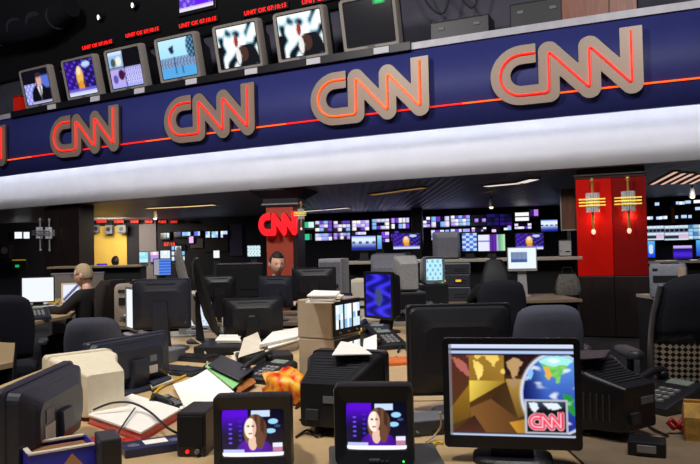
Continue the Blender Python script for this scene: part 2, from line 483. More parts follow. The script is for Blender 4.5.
# ------------------------------------------------------------------ banner curve
ZB, ZT, ZL = 3.18, 4.43, 2.47
_pts = [onz(0, 176, ZB), onz(348, 137, ZB), onz(700, 103, ZB)]
(x1, y1), (x2, y2), (x3, y3) = [(p.x, p.y) for p in _pts]
_den = (x1 - x2) * (x1 - x3) * (x2 - x3)
QA = (x3 * (y2 - y1) + x2 * (y1 - y3) + x1 * (y3 - y2)) / _den
QB = (x3 * x3 * (y1 - y2) + x2 * x2 * (y3 - y1) + x1 * x1 * (y2 - y3)) / _den
QC = y1 - QA * x1 * x1 - QB * x1
def yb(x): return QA * x * x + QB * x + QC
def sl(x): return 2 * QA * x + QB
def nrm(x):
    s = sl(x); n = math.hypot(s, 1); return Vector((s / n, -1 / n, 0))
def brz(x): return math.atan(sl(x))
def offp(x, off): return Vector((x, yb(x), 0)) - nrm(x) * off      # off > 0 : behind the banner face
def on_curve(px, py, off=0.0):
    d = ray(px, py); lo, hi = 3.0, 40.0
    for _ in range(60):
        m = (lo + hi) / 2; p = EYE + d * (m / d.y)
        g = p.y - (yb(p.x) + off * math.hypot(sl(p.x), 1))
        if g < 0: lo = m
        else: hi = m
    return EYE + d * (lo / d.y)
XS = [-10.2 + 17.0 * i / 44 for i in range(45)]
def strip(mb, prof, mat_=0, xs=XS, smooth=True):
    """sweep an (off, z) profile along the banner curve"""
    secs = []
    for x in xs:
        secs.append([tuple(offp(x, o) + Vector((0, 0, z))) for o, z in prof])
    return mb.loft(secs, mat_, smooth=smooth)

# ------------------------------------------------------------------ the setting
carpet = mat('dark_carpet', '#1c1b20', .95, nscale=300, noise=.3, bump=.4)
struct('floor', MB().box((-1, 10, -.05), (38, 34, .1)), carpet)
def wall_poly(pts, z0, z1, th=.15):
    mb = MB()
    for a, b in zip(pts[:-1], pts[1:]):
        a = Vector(a); b = Vector(b); t = (b - a).normalized(); n = Vector((-t.y, t.x, 0)) * th
        mb.prism([(a.x, a.y), (b.x, b.y), (b.x + n.x, b.y + n.y), (a.x + n.x, a.y + n.y)], z0, z1)
    return mb
BW = [(-120, 23.2), (150, 22.5), (560, 19.6), (660, 17.2), (760, 16.0)]
BWP = [ond(px, d, 0, 1.8) for px, d in BW]
def wall_hit(px, py, off=.0):
    d = ray(px, py); best = None
    for a, b in zip(BWP[:-1], BWP[1:]):
        t = (b - a).normalized(); n = Vector((t.y, -t.x, 0))       # toward the viewer
        q = a + n * off
        den = d.x * n.x + d.y * n.y
        if abs(den) < 1e-6: continue
        k = ((q.x - EYE.x) * n.x + (q.y - EYE.y) * n.y) / den
        p = EYE + d * k
        s = (p - q).dot(t) / (b - a).length
        if -.02 <= s <= 1.02 and k > 0: best = (p, math.atan2(n.x, -n.y))
    if best is None: print('MISS', px, py)
    return best
navy = mat('navy_wall', '#1d1b2c', .8, nscale=6)
struct('wall_back', wall_poly(BWP, 0, 2.6), navy)
struct('wall_left', MB().box((-13.0, 13.0, 1.35), (.2, 20, 2.7)), mat('slate_wall', '#3a3c4a', .8, nscale=4))
struct('wall_right', MB().box((11.2, 11.0, 1.35), (.2, 14, 2.7)), navy)
# low ribbed metal ceiling behind the banner
mc = bpy.data.materials.new('ribbed_metal_ceiling'); mc.use_nodes = True; nt = mc.node_tree; b = nt.nodes['Principled BSDF']
b.inputs['Base Color'].default_value = lin(hx('#a2a2b0')) + (1,); b.inputs['Roughness'].default_value = .38; b.inputs['Metallic'].default_value = .0
tc = nt.nodes.new('ShaderNodeTexCoord'); wv = nt.nodes.new('ShaderNodeTexWave'); wv.inputs['Scale'].default_value = 2.2; wv.bands_direction = 'X'
bp = nt.nodes.new('ShaderNodeBump'); bp.inputs['Strength'].default_value = .5; bp.inputs['Distance'].default_value = .03
nt.links.new(tc.outputs['Object'], wv.inputs['Vector']); nt.links.new(wv.outputs['Fac'], bp.inputs['Height']); nt.links.new(bp.outputs['Normal'], b.inputs['Normal'])
poly = [(p.x, p.y) for p in (offp(x, .42) for x in XS)] + [(11.1, 17.0), (11.1, 24), (-13, 26)]
def poly_prism(poly, z0, z1):
    bm = bmesh.new(); lo = [bm.verts.new((p[0], p[1], z0)) for p in poly]; f = bm.faces.new(lo)
    ex = bmesh.ops.extrude_face_region(bm, geom=[f]); up = [v for v in ex['geom'] if isinstance(v, bmesh.types.BMVert)]
    for v in up: v.co.z = z1
    bmesh.ops.recalc_face_normals(bm, faces=bm.faces); bm.verts.index_update()
    mb = MB().add([v.co.copy() for v in bm.verts], [[v.index for v in q.verts] for q in bm.faces]); bm.free(); return mb
struct('ceiling', poly_prism(poly, 2.47, 2.55), mc)
# white cove fascia under the banner, washed by the strip lamp behind the banner's lower edge
fas = mat('white_fascia', '#dddbe0', .75, nscale=3, noise=.03)
mb = MB(); strip(mb, [(.42, 3.62), (.42, 3.05), (.39, 2.72), (.33, 2.47), (.45, 2.47), (.56, 3.62)], 0)
struct('trim_soffit', mb, fas)
mb = MB(); strip(mb, [(1.05, 4.3), (1.05, 5.72), (1.2, 5.72), (1.2, 4.3)], 0)
struct('wall_upper', mb, mat('grey_violet_wall', '#504e5c', .8, nscale=3))
mb = MB(); strip(mb, [(.86, 5.70), (.86, 9.5), (1.3, 9.5), (1.3, 5.70)], 0)
struct('wall_bulkhead', mb, mat('black_bulkhead', '#101015', .8))

# ------------------------------------------------------------------ the blue banner
ban = thing('banner', 'long curved navy blue sign board with a red neon line and pale top ledge', 'banner', tuple(offp(-1.0, 0) + Vector((0, 0, ZB))), 0)
def inl(o, par):  # keep world coordinates under an unrotated parent
    o.parent = par; o.location = -Vector(par.location); return o
mb = MB(); strip(mb, [(0, ZB), (0, ZT), (.10, ZT), (.10, ZB)]); inl(mb.build('face_panel', mat('banner_blue', '#343b84', .6, nscale=5, noise=.05)), ban)
mb = MB(); strip(mb, [(-.035, ZT), (-.035, ZT + .105), (1.05, ZT + .105), (1.05, ZT)], smooth=False); inl(mb.build('top_ledge', mat('pale_ledge', '#c8c8d2', .4, nscale=6)), ban)
XT = [on_curve(14, 100).x + (on_curve(412, 50).x - on_curve(14, 100).x) * i / 20 for i in range(21)]
mb = MB(); strip(mb, [(-.085, ZT - .01), (-.085, ZT + .115), (.98, ZT + .125), (.98, ZT - .01)], xs=XT, smooth=False); inl(mb.build('shaded_tray', BLK), ban)  # black tray, also stands for the shadowed ledge under the monitors
# hidden cove lamp
lampm = mat('cove_lamp', '#ffffff', emis='#f6fbff', es=17.0, noise=0)
lamp = thing('cove_light', 'white strip lamp glowing along the underside of the blue sign board', 'light', tuple(offp(-1.0, .16) + Vector((0, 0, ZB + .05))))
mb = MB(); strip(mb, [(.15, ZB + .045), (.15, ZB + .075), (.18, ZB + .075), (.18, ZB + .045)]); inl(mb.build('tube', lampm), lamp)

# the five logo plates with neon
pr = on_curve(643, 60); pl = on_curve(492, 72)
LH = .745 * (ZT - ZB); LX = (pr - pl).length / 2.105 / LH; LZ = ZB + .135 * (ZT - ZB)
plate_m = mat('tan_metal_plate', '#ab9a8a', .42, .2, nscale=40, noise=.05)
edge_m = mat('plate_edge', '#4a3f3c', .6)
neon_r = mat('neon_red', '#ff3020', .4, emis='#ff1c10', es=1.35, noise=0)
neon_o = mat('neon_orange', '#ff6a20', .4, emis='#ff5210', es=1.5, noise=0)
glass = mat('neon_red_dim', '#d02018', .4, emis='#e01c14', es=1.2, noise=0)
_pc = {}
def plate_cells(r):
    """outline of the three-letter stroke with half width r, cut into flat cells plus its rim"""
    if r in _pc: return _pc[r]
    def sd(x, y):
        d = 9
        for i in range(len(LOGO) - 1):
            p, q = LOGO[i], LOGO[i + 1]; e = seg_d(x, y, p, q) - r
            if i == 0: e = max(e, x - .66)
            if i == len(LOGO) - 2: e = max(e, y - 1.0)
            d = min(d, e)
        return d
    nx, ny = 200, 96; x0, x1, y0, y1 = -.03, 2.13, -.01, 1.01
    X = [x0 + (x1 - x0) * i / nx for i in range(nx + 1)]; Y = [y0 + (y1 - y0) * j / ny for j in range(ny + 1)]
    D = [[sd(x, y) for x in X] for y in Y]; polys = []; rim = []
    for j in range(ny):
        i = 0
        while i < nx:
            c = [(X[i], Y[j], D[j][i]), (X[i + 1], Y[j], D[j][i + 1]), (X[i + 1], Y[j + 1], D[j + 1][i + 1]), (X[i], Y[j + 1], D[j + 1][i])]
            ins = [q[2] < 0 for q in c]
            if all(ins): polys.append([(q[0], q[1]) for q in c])
            elif any(ins):
                pg = []; cr_ = []
                for k in range(4):
                    a, b = c[k], c[(k + 1) % 4]
                    if a[2] < 0: pg.append((a[0], a[1]))
                    if (a[2] < 0) != (b[2] < 0):
                        t = a[2] / (a[2] - b[2]); m = (a[0] + (b[0] - a[0]) * t, a[1] + (b[1] - a[1]) * t); pg.append(m); cr_.append(m)
                polys.append(pg)
                if len(cr_) >= 2: rim.append((cr_[0], cr_[1]))
            i += 1
    _pc[r] = (polys, rim); return _pc[r]
def plate_geo(mb, sx, h, r, y0, y1, mf=0, ms=1):
    polys, rim = plate_cells(r); ix = {}; vs = []
    def vid(p, y):
        k = (round(p[0], 6), round(p[1], 6), y)
        if k not in ix: ix[k] = len(vs); vs.append((p[0] * sx, y, p[1] * h))
        return ix[k]
    F = [tuple(vid(p, y0) for p in pg) for pg in polys]; S = [(vid(a, y0), vid(b_, y0), vid(b_, y1), vid(a, y1)) for a, b_ in rim]
    F = [f for f in F if len(set(f)) == len(f)]
    n = len(F); mb.add(vs, F + S, mf); 
    for k in range(n, n + len(S)): mb.m[-(n + len(S)) + k] = ms
def rounded(path, rad, n=5):
    out = [Vector(path[0])]
    for i in range(1, len(path) - 1):
        a, p, b = Vector(path[i - 1]), Vector(path[i]), Vector(path[i + 1])
        d0 = (a - p); d1 = (b - p); q = min(rad, d0.length * .45, d1.length * .45)
        s = p + d0.normalized() * q; e = p + d1.normalized() * q
        for k in range(n + 1):
            t = k / n; out.append(s * (1 - t) ** 2 + p * 2 * t * (1 - t) + e * t * t)
    out.append(Vector(path[-1])); return out
GAPS = []
def logo_sign(pxc, pyc, label, orange):
    p = on_curve(pxc, pyc, -.12); x = p.x; rz = brz(x); o = offp(x, -.12) + Vector((0, 0, LZ))
    t = thing('letter_sign', label, 'sign', tuple(o), rz, 'letter signs on the blue sign board')
    W = 2.105 * LH * LX; mb = MB(); plate_geo(mb, LX * LH, LH, .147, 0, .045)
    pm = mb.build('letter_plate', [plate_m, edge_m], t, loc=(-W / 2, 0, 0))
    pth = rounded([(q[0] * LX * LH, q[1] * LH - (.06 * LH if i == len(LOGO) - 1 else 0), 0) for i, q in enumerate(LOGO)], .07 * LH)
    nm = MB().tube([(q.x, -.022, q.y) for q in pth], .0135, 0, 6)
    nt_ = nm.build('neon_tube', neon_o if orange else neon_r, t, loc=(-W / 2, 0, 0))
    for fr in (.1, .35, .6, .85):
        q = pth[int(fr * (len(pth) - 1))]; MB().cyl((q.x, -.02, q.y), (q.x, .005, q.y), .008).build('tube_clip', MET, t, loc=(-W / 2, 0, 0))
    GAPS.append((x - math.cos(rz) * W / 2, x + math.cos(rz) * W / 2))
logo_sign(568, 65, 'tan three-letter neon sign on the blue board, directly left above the red pillar', False)
logo_sign(371, 90, 'tan three-letter sign with orange neon, below the switched-off monitor', True)
logo_sign(210.5, 111, 'tan three-letter neon sign below the monitor with the bright street parade', False)
logo_sign(85.5, 132, 'tan three-letter neon sign below the monitor showing a blonde woman', False)
logo_sign(-19, 147, 'tan three-letter neon sign cut by the picture edge, farthest along the blue board', False)
# the straight neon line between the signs
zl = LZ + .17 * LH
GAPS.sort(); ends = [-10.2] + [g for q in GAPS for g in ((q[0] + q[1]) / 2, (q[0] + q[1]) / 2)] + [6.75]
k = 0
for i in range(0, len(ends), 2):
    a, b_ = ends[i], ends[i + 1]
    n = 8
    xs = [a + (b_ - a) * j / n for j in range(n + 1)]
    for j in (0, 1):
        seg = xs[:n // 2 + 1] if j == 0 else xs[n // 2:]
        inl(MB().tube([offp(x, -.018) + Vector((0, 0, zl)) for x in seg], .0135, 0, 6).build('neon_line', (neon_r, neon_o)[(k + j) % 2]), ban)
    k += 1

# ------------------------------------------------------------------ crt (shared by the monitor row and the desks)
def crt(name, label, loc, rz, w, h, dep, case, bezel, img, nx, ny, tilt=0.0, group=None, sb=(.10, .10, .14, .10), curve=.012, taper=(.62, .62), es=1.0, vents=True, cat='monitor', brand=True, rear_z=.0, controls=True):
    """origin at the base centre; the screen faces -Y"""
    t = thing(name, label, cat, loc, rz, group); t.rotation_euler = (tilt, 0, rz)
    f = -dep / 2; sw = w * (1 - sb[0] - sb[1]); sh = h * (1 - sb[2] - sb[3]); cx = w * (sb[0] - sb[1]) / 2; cz = h / 2 + h * (sb[2] - sb[3]) / 2
    r = .07 * h
    bz = MB()
    bz.loft([sec(w * .97, h * .97, r, f, h / 2), sec(w, h, r, f + .012 * h / .2, h / 2), sec(w, h, r, f + dep * .22, h / 2)], 0, cap=(False, True))
    # the sloping inner ring of the bezel
    outer = sec(w * .97, h * .97, r, f, h / 2); inner = sec(sw * 1.04, sh * 1.05, r * .5, f + .01, cz, cx); inner2 = sec(sw, sh, r * .3, f + .016, cz, cx)
    bz.loft([outer, inner], 0, cap=(False, False)); bz.loft([inner, inner2], 1, cap=(False, False), smooth=False)
    bz.build('bezel', [bezel, DIM], t)
    screen('screen', sw * 1.02, sh * 1.02, img, nx, ny, t, (cx, f + .008, cz), curve=curve, es=es)
    sh_ = MB(); tw, th = taper
    zc2 = h * (th / 2) + rear_z
    sh_.loft([sec(w * .97, h * .96, r, f + dep * .2, h / 2), sec(w * .95, h * .93, r, f + dep * .42, h * .49), sec(w * (tw + .12), h * (th + .12), r, f + dep * .62, h * .46), sec(w * tw, h * th, r * .8, f + dep * .93, h * .42), sec(w * tw * .9, h * th * .9, r * .6, f + dep, h * .42)], 0)
    # vent ribs on top of the tapering shell
    if vents:
        ys = [(.2, .98 * h, w * .97), (.42, .955 * h, w * .95), (.62, .46 * h + h * (th + .12) / 2, w * (tw + .12)), (.93, .42 * h + h * th / 2, w * tw), (1.0, .42 * h + h * th * .45, w * tw * .9)]
        def prof(fr):
            for p_, q_ in zip(ys[:-1], ys[1:]):
                if fr <= q_[0]:
                    k_ = (fr - p_[0]) / (q_[0] - p_[0]); return p_[1] + (q_[1] - p_[1]) * k_, p_[2] + (q_[2] - p_[2]) * k_
            return ys[-1][1:]
        vr = MB()
        for k in range(9):
            fr = .46 + .052 * k; zz, ww = prof(fr); vr.box((0, f + dep * fr, zz), (ww * .78, dep * .022, h * .035), 0, .0015)
        for sd in (-1, 1):
            for k in range(6):
                fr = .50 + .07 * k; zz, ww = prof(fr); vr.box((sd * ww * .5, f + dep * fr, h * .42), (h * .03, dep * .022, h * .34), 0, .0015)
        vr.build('vent_ribs', DKG, t)
        MB().box((-w * .12, f + dep + .001, h * .50), (w * .24, .006, h * .09)).build('rating_plate', GRY, t)
        MB().box((w * .14, f + dep + .003, h * .30), (w * .16, .014, h * .14), 0, .002).build('socket_panel', DKG, t)
    sh_.build('rear_shell', case, t)
    MB().box((0, f + dep * .35, .006), (w * .72, dep * .5, .012), 0, .003).build('foot', BLK, t)
    if controls:
        kb = MB()
        for k in range(4): kb.box((w * (-.02 + .06 * k), f - .001, h * .055), (w * .035, .006, h * .028), 0, .001)
        kb.build('control_buttons', DKG, t)
        MB().ball((w * .36, f, h * .055), (h * .012, .004, h * .012)).build('power_light', mat('green_led', '#30ff60', emis='#30ff60', es=2.0, noise=0), t)
    if brand: MB().box((0, f - .0005, h * .075), (w * .13, .003, h * .025)).build('maker_plate', GRY, t)
    return t

tvs = [(40.5, 88, p_suit, 30, 24, 'grey monitor on the board ledge showing a man in a dark suit'),
       (84, 76, p_blonde, 30, 24, 'grey monitor on the board ledge showing a blonde woman on violet'),
       (128.5, 66, p_quad, 36, 28, 'grey monitor on the board ledge split into four pictures'),
       (180.5, 58, p_parade, 36, 28, 'grey monitor on the board ledge showing a pale blue street parade'),
       (240.5, 46, p_clash(5), 36, 28, 'grey monitor showing a white-and-black crowd scene, next to the parade picture'),
       (303, 36, p_clash(5), 36, 28, 'grey monitor showing a white-and-black crowd scene, beside the switched-off set'),
       (371, 22, p_off, 36, 28, 'switched-off grey monitor with a small green tag on its dark screen')]
for i, (px, py, fn, nx, ny, lab) in enumerate(tvs):
    p = on_curve(px, py, .06); x = p.x; q = p - nrm(x) * .32
    crt('television', lab, (q.x, q.y, ZT + .115 + .075), brz(x), 1.0, .86, .66, BLK, TVG, fn, nx, ny, tilt=R(13), group='monitors on the ledge of the blue board', sb=(.085, .085, .115, .08), curve=.02, vents=False, controls=False, brand=True)
    # white shelf tags on the tray
    xs = on_curve(px + 13, py + 30, -.09).x
    tg = MB().box((0, 0, 0), (.26, .012, .10)); o = tg.build('shelf_tag', mat('white_tag', '#e8e8f0', .6, noise=.02)); o.rotation_euler = (0, 0, brz(xs)); o.parent = ban
    o.location = offp(xs, -.095) + Vector((0, 0, ZT + .045)) - Vector(ban.location)
# red bin at the far end of the tray
q = on_curve(31, 100, .12)
rb = thing('red_bin', 'red plastic bin on the ledge left of the leftmost monitor', 'bin', tuple(offp(q.x, .34)[:2]) + (ZT + .113,), brz(q.x))
rb.location = offp(on_curve(13, 100).x - .02, .30) + Vector((0, 0, ZT + .126))
mb = MB(); mb.loft([sec(.24, .36, .03, -.2, .18), sec(.24, .36, .03, .2, .18)]); mb.build('tub', mat('glowing_red_plastic', '#d02010', .4, emis='#c01808', es=.25), rb)  # red-lit look of the bin put in as a faint glow
MB().box((0, 0, .37), (.27, .43, .03), 0, .01).build('lid', REDP, rb)

# ------------------------------------------------------------------ red led signs over the monitors
def led_sign(p, rz, txt, w, h, label, group, name='led_sign', fallback=False):
    t = thing(name, label, 'sign', tuple(p), rz, group)
    MB().box((0, .04, 0), (w, .08, h), 0, .006).build('casing', DIM, t)
    vs, fs = text_geo(txt, h * .92)
    xm = max(v[0] for v in vs) - min(v[0] for v in vs); k = w * .92 / xm
    MB().add([(v[0] * k, v[1] - .004, v[2]) for v in vs], fs).build('lettering', LEDR, t)
    return t
for px, py, lab in ((97, 45, 'above the blonde woman and left of the next sign'), (142, 32.5, 'above the four-way split monitor'), (197.5, 22.5, 'directly under the violet screen'),
                    (265, 9.5, 'above the gap between the two crowd-scene monitors'), (325, -2, 'cut off by the top edge of the picture')):
    q = on_curve(px, py, .80)
    led_sign(q, brz(q.x), 'UNIT OK 07:10:15', 1.02, .125, 'red lettered time display ' + lab, 'red displays over the monitor row')
q = on_curve(196, -4, .8)
t = thing('wall_screen', 'violet flat screen hung high over the red lettered displays', 'screen', tuple(q), brz(q.x))
MB().box((0, .05, 0), (.98, .10, .66), 0, .01).build('frame', BLK, t)
screen('picture', .86, .54, p_violet, 30, 20, t, (0, -.003, .01))
# little spot lamps in the dark rig
for px, py, lab in ((98.5, 17, 'small spot lamp glinting in the dark over the leftmost red display'), (132.5, 5, 'small spot lamp glinting at the top edge beside the violet screen')):
    q = on_curve(px, py, .7); t = thing('spot_lamp', lab, 'lamp', tuple(q), brz(q.x), 'spot lamps in the dark rig')
    MB().cyl((0, .22, .10), (0, 0, 0), .05, .07).build('can', BLK, t); MB().cyl((0, .22, .1), (0, .24, .45), .012).build('stem', BLK, t)
    MB().ball((0, -.01, -.004), (.03, .012, .06)).build('bulb', mat('spot_glint', '#fff4e0', emis='#fff4e0', es=2.5, noise=0), t)
# dark duct hanging at the far left of the rig
q = on_curve(30, 32, .3); t = thing('air_duct', 'dark fat air duct in the gloom over the leftmost monitor', 'duct', tuple(q), brz(q.x))
mb = MB().tube([(-1.6, .0, .25), (-.5, .0, .1), (.5, .0, .05), (1.4, .0, .3)], .24, 0, 14); mb.build('pipe', mat('dark_duct', '#26262c', .5, .4), t)
for k in range(4): MB().cyl((-1.2 + k * .7, 0, .15), (-1.17 + k * .7, 0, .15), .26).build('seam_ring', DKG, t)

# ------------------------------------------------------------------ pillars and their sconces
def sconce(p, rz, label, lit=True, s=1.0, glow=6.0):
    t = thing('wall_sconce', label, 'wall lamp', tuple(p), rz, 'tubular wall sconces on the pillars')
    gold = BRS if lit else MET
    MB().cyl((0, 0, -.40 * s), (0, 0, .30 * s), .019 * s).build('rod', gold, t)
    MB().ball((0, 0, .32 * s), (.034 * s, .034 * s, .045 * s)).build('finial', gold, t)
    MB().ball((0, 0, -.42 * s), (.030 * s, .030 * s, .042 * s)).build('teardrop', mat('warm_bulb', '#ffdcc0', emis='#ffb898', es=1.2, noise=0) if lit else MET, t)
    mb = MB()
    for k in range(9):
        a = PI * (k / 8) + PI; mb.cyl((.082 * s * math.cos(a), .082 * s * math.sin(a), -.14 * s), (.082 * s * math.cos(a), .082 * s * math.sin(a), .14 * s), .0145 * s, n=8)
    mb.build('fluted_shade', CHR, t)
    MB().cyl((0, 0, -.13 * s), (0, 0, .13 * s), .06 * s).build('inner_tube', DKG, t)
    for z in (-.045, 0, .045):
        MB().cyl((-.18 * s, -.105 * s, z * s), (.18 * s, -.105 * s, z * s), .0105 * s, n=8).build('crossbar', mat('lit_brass_bar', '#ffe060', .3, .3, emis='#ffd850', es=.55, noise=0) if lit else MET, t)  # lit look of the brass bars put in as glow
    MB().box((0, .09 * s, 0), (.10 * s, .05, .16 * s), 0, .01).build('back_plate', gold, t)
    if lit:
        l = bpy.data.lights.new('sconce_lamp', 'POINT'); l.energy = glow; l.color = (1, .62, .42); l.shadow_soft_size = .03
        lo = bpy.data.objects.new('sconce_lamp', l); C.objects.link(lo); lo.parent = t; lo.location = (0, .03, -.20 * s)
    return t
def pillar(px, py, off, w, label, red, ztop):
    q = on_curve(px, py, off); x = q.x; o = q - nrm(x) * .45; rz = brz(x)
    t = thing('pillar', label, 'pillar', (o.x, o.y, 0), rz)
    MB().box((0, .0 if red else -.22, ztop / 2), (w - .03, .8 if red else .36, ztop), 0, .01).build('core', WOODD, t)
    return t, rz
redA = mat('red_lacquer_lit', '#e01204', .45, nscale=3, noise=.06, spec=.12); redB = mat('red_lacquer_shaded', '#8e0a08', .5, nscale=3, noise=.08, spec=.12)  # lighting painted into the panels: lit red left, shaded red right
P1, rz1 = pillar(611, 220, .55, .96, 'square pillar with two red lacquer panels over dark wood, carrying two lit sconces', True, 2.46)
wl, wr = .50, .46
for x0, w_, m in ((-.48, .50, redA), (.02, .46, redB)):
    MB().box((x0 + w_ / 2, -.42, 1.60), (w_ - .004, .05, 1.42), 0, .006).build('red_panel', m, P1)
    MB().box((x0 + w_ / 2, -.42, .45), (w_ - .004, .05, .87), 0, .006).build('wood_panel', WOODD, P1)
MB().box((0, -.43, 2.37), (1.0, .08, .02), 0, .004).build('rail', MET, P1)
MB().box((0, -.42, 2.345), (.97, .05, .06), 0, .004).build('top_shade_strip', mat('painted_shade_red', '#3a0d10', .5), P1)  # dark red shading under the rail, put in as a coloured strip
c1, s1 = math.cos(rz1), math.sin(rz1)
def onp(P, rz, lx, ly, z): return Vector((P.location.x + lx * math.cos(rz) - ly * math.sin(rz), P.location.y + lx * math.sin(rz) + ly * math.cos(rz), z))
zs = zof(611, 202, onp(P1, rz1, 0, -.55, 0).y)
sconce(onp(P1, rz1, -.235, -.56, zs), rz1, 'lit brass and chrome sconce on the lit-coloured left panel of the red pillar', glow=.9)
sconce(onp(P1, rz1, .245, -.56, zs), rz1, 'lit brass and chrome sconce on the shade-coloured right panel of the red pillar', glow=2.2)
# wooden pillar rising above the banner
q = on_curve(600, 14, .25); t = thing('upper_pillar', 'reddish wood pillar rising above the blue board, over the red pillar', 'pillar', tuple((q - nrm(q.x) * .36)[:2]) + (ZT + .106,), brz(q.x))
MB().box((0, 0, 1.6), (.98, .66, 3.2), 0, .01).build('core', WOODD, t)
for x0, w_ in ((-.52, .64), (.13, .36)): MB().box((x0 + w_ / 2, -.345, 1.6), (w_ - .006, .04, 3.2), 0, .004).build('wood_panel', WOOD, t)
# framed wood board beside the red pillar
q = at(570, 209, P1.location.y + .35); t = thing('wooden_board', 'brown wood board in a thin metal frame beside the red pillar', 'board', (q.x, q.y, q.z), rz1)
hh = 42 * q.y / 700; ww = 17 * q.y / 700
MB().box((0, 0, 0), (ww, .05, hh), 0, .005).build('panel', wood('board_wood', '#5a3423', '#6e4530'), t)
mb = MB()
for sx in (-1, 1): mb.box((sx * ww / 2, -.005, 0), (.018, .07, hh + .02))
for sz in (-1, 1): mb.box((0, -.005, sz * hh / 2), (ww, .07, .018))
mb.build('frame', MET, t)
MB().box((-ww * .1, 0, -(q.z - hh / 2) / 2 - hh / 2), (.05, .05, q.z - hh / 2)).build('post', BLK, t)
# dark far-left pillar
P2, rz2 = pillar(61, 245, .5, 1.20, 'broad dark wood pillar behind the grey-haired man, with unlit sconces', False, 2.46)
for x0, w_ in ((-.60, .50), (-.09, .69)): MB().box((x0 + w_ / 2, -.42, 1.22), (w_ - .006, .05, 2.42), 0, .006).build('wood_panel', WOODD, P2)
for px, lab in ((33, 'unlit silver sconce on the left edge of the dark pillar'), (48.5, 'unlit silver sconce nearer the middle of the dark pillar')):
    yy = onp(P2, rz2, 0, -.55, 0).y
    lx = (px - 61) * 14.4 / 700; p = onp(P2, rz2, lx, -.55, 0); p.z = zof(px, 233, p.y); sconce(p, rz2, lab, lit=False, s=.9)
# middle pillar with a flared capital
yy = 12.8; q = ond(285, yy, 0, 1.8); rzm = brz(q.x) * .4
PM = thing('pillar', 'slim orange-red pillar with a flared dark capital under the glowing red letters', 'pillar', (q.x, q.y, 0), rzm)
MB().box((-.03, 0, 1.1), (.50, .5, 2.2), 0, .01).build('shaft', mat('orange_lacquer', '#c04a30', .5, nscale=4), PM)
MB().box((.265, 0, 1.1), (.09, .5, 2.2), 0, .01).build('side_panel', WOODD, PM)
def rs(w, d, z): return [(-w / 2, -d / 2, z), (w / 2, -d / 2, z), (w / 2, d / 2, z), (-w / 2, d / 2, z)]
mb = MB(); mb.loft([rs(.62, .56, 2.16), rs(.64, .58, 2.30), rs(1.02, .95, 2.44), rs(1.02, .95, 2.465)], smooth=False); mb.build('capital', mat('dark_capital', '#27242a', .5), PM)
mb = MB(); mb.box((0, 0, 2.2), (.68, .62, .025)); mb.build('collar', MET, PM)
yy = 12.35
q = at(278, 224, yy); sw_ = 41 * yy / 700; sh_ = 25 * yy / 700
t = thing('letter_sign', 'glowing solid red three-letter sign on the slim orange pillar', 'sign', (q.x, q.y, q.z - sh_ / 2), rzm)
mb = MB(); hh = sh_; plate_geo(mb, sw_ / 2.15, hh, .14, 0, .10, 0, 1); mb.build('letter_plate', [mat('glowing_red', '#f00818', .5, emis='#f40618', es=.95, noise=0), mat('glowing_red_edge', '#700410', .5, emis='#900410', es=.6, noise=0)], t, loc=(-sw_ / 2, 0, 0))
MB().box((0, .10, hh / 2), (sw_ * .8, .02, hh * .3)).build('bracket', BLK, t)
q = at(301, 214, 12.3); sconce(q, rzm, 'small lit sconce on the right edge of the slim orange pillar', lit=True, s=.62, glow=.8)

# ------------------------------------------------------------------ glowing strips for the lit slats of the low ceiling, and track spotlights
warm = mat('warm_strip', '#ffe0a0', emis='#ffd890', es=1.1, noise=0); whit = mat('pale_strip', '#ffffff', emis='#ffeede', es=.9, noise=0); amb = mat('amber_strip', '#c09050', emis='#b88848', es=.55, noise=0)
def slat_glow(p0, p1, w, m, label, grp):  # ceiling slats that catch light, put in as glowing strips
    a = onz(*p0, 2.445); b_ = onz(*p1, 2.445); d = b_ - a; L = d.length; c = (a + b_) / 2
    t = thing('lit_slat', label, 'ceiling slat', (c.x, c.y, 2.47), math.atan2(d.y, d.x), grp)
    MB().box((0, 0, -.012), (L + .06, w + .07, .024), 0, .004).build('slat_back', GRY, t)
    MB().box((0, 0, -.024), (L, w, .010)).build('slat_face', m, t)
g = 'lit slats of the low metal ceiling, put in as glow'
slat_glow((148, 208.5), (180, 207), .16, warm, 'long warm ceiling strip over the red wall displays, farther half', g)
slat_glow((182, 207), (214, 205), .16, warm, 'long warm ceiling strip left of the flared capital', g)
slat_glow((304, 211.5), (322, 210), .14, whit, 'short pale ceiling strip just right of the slim orange pillar', g)
slat_glow((325, 210), (348, 208), .14, whit, 'pale ceiling strip over the second group of wall monitors', g)
slat_glow((372, 195), (398, 191.5), .14, amb, 'dim amber ceiling strip over the violet newsreader screen', g)
slat_glow((400, 191), (424, 188), .14, amb, 'dim amber ceiling strip left of the white pair', g)
slat_glow((486, 186.5), (518, 183.5), .16, whit, 'bright white ceiling strip over the middle of the shelf', g)
slat_glow((521, 183), (534, 179.5), .16, whit, 'short white ceiling strip nearest the red pillar from its left', g)
for i, (a, b_, w_) in enumerate([((652, 184.5), (676, 172), 'nearest the red pillar'), ((662, 184.5), (684, 173.5), 'second from the red pillar'), ((672, 184), (692, 174), 'third from the red pillar'), ((682, 184), (700, 175), 'fourth from the red pillar'), ((691, 184), (708, 176), 'cut by the edge of the picture')]):
    slat_glow(a, b_, .055, mat('pinkish_strip', '#ffd8c8', emis='#ffc8b0', es=.8, noise=0), 'thin pinkish slanting ceiling strip right of the pillar, ' + w_, 'slanting lit slats on the right ceiling, put in as glow')
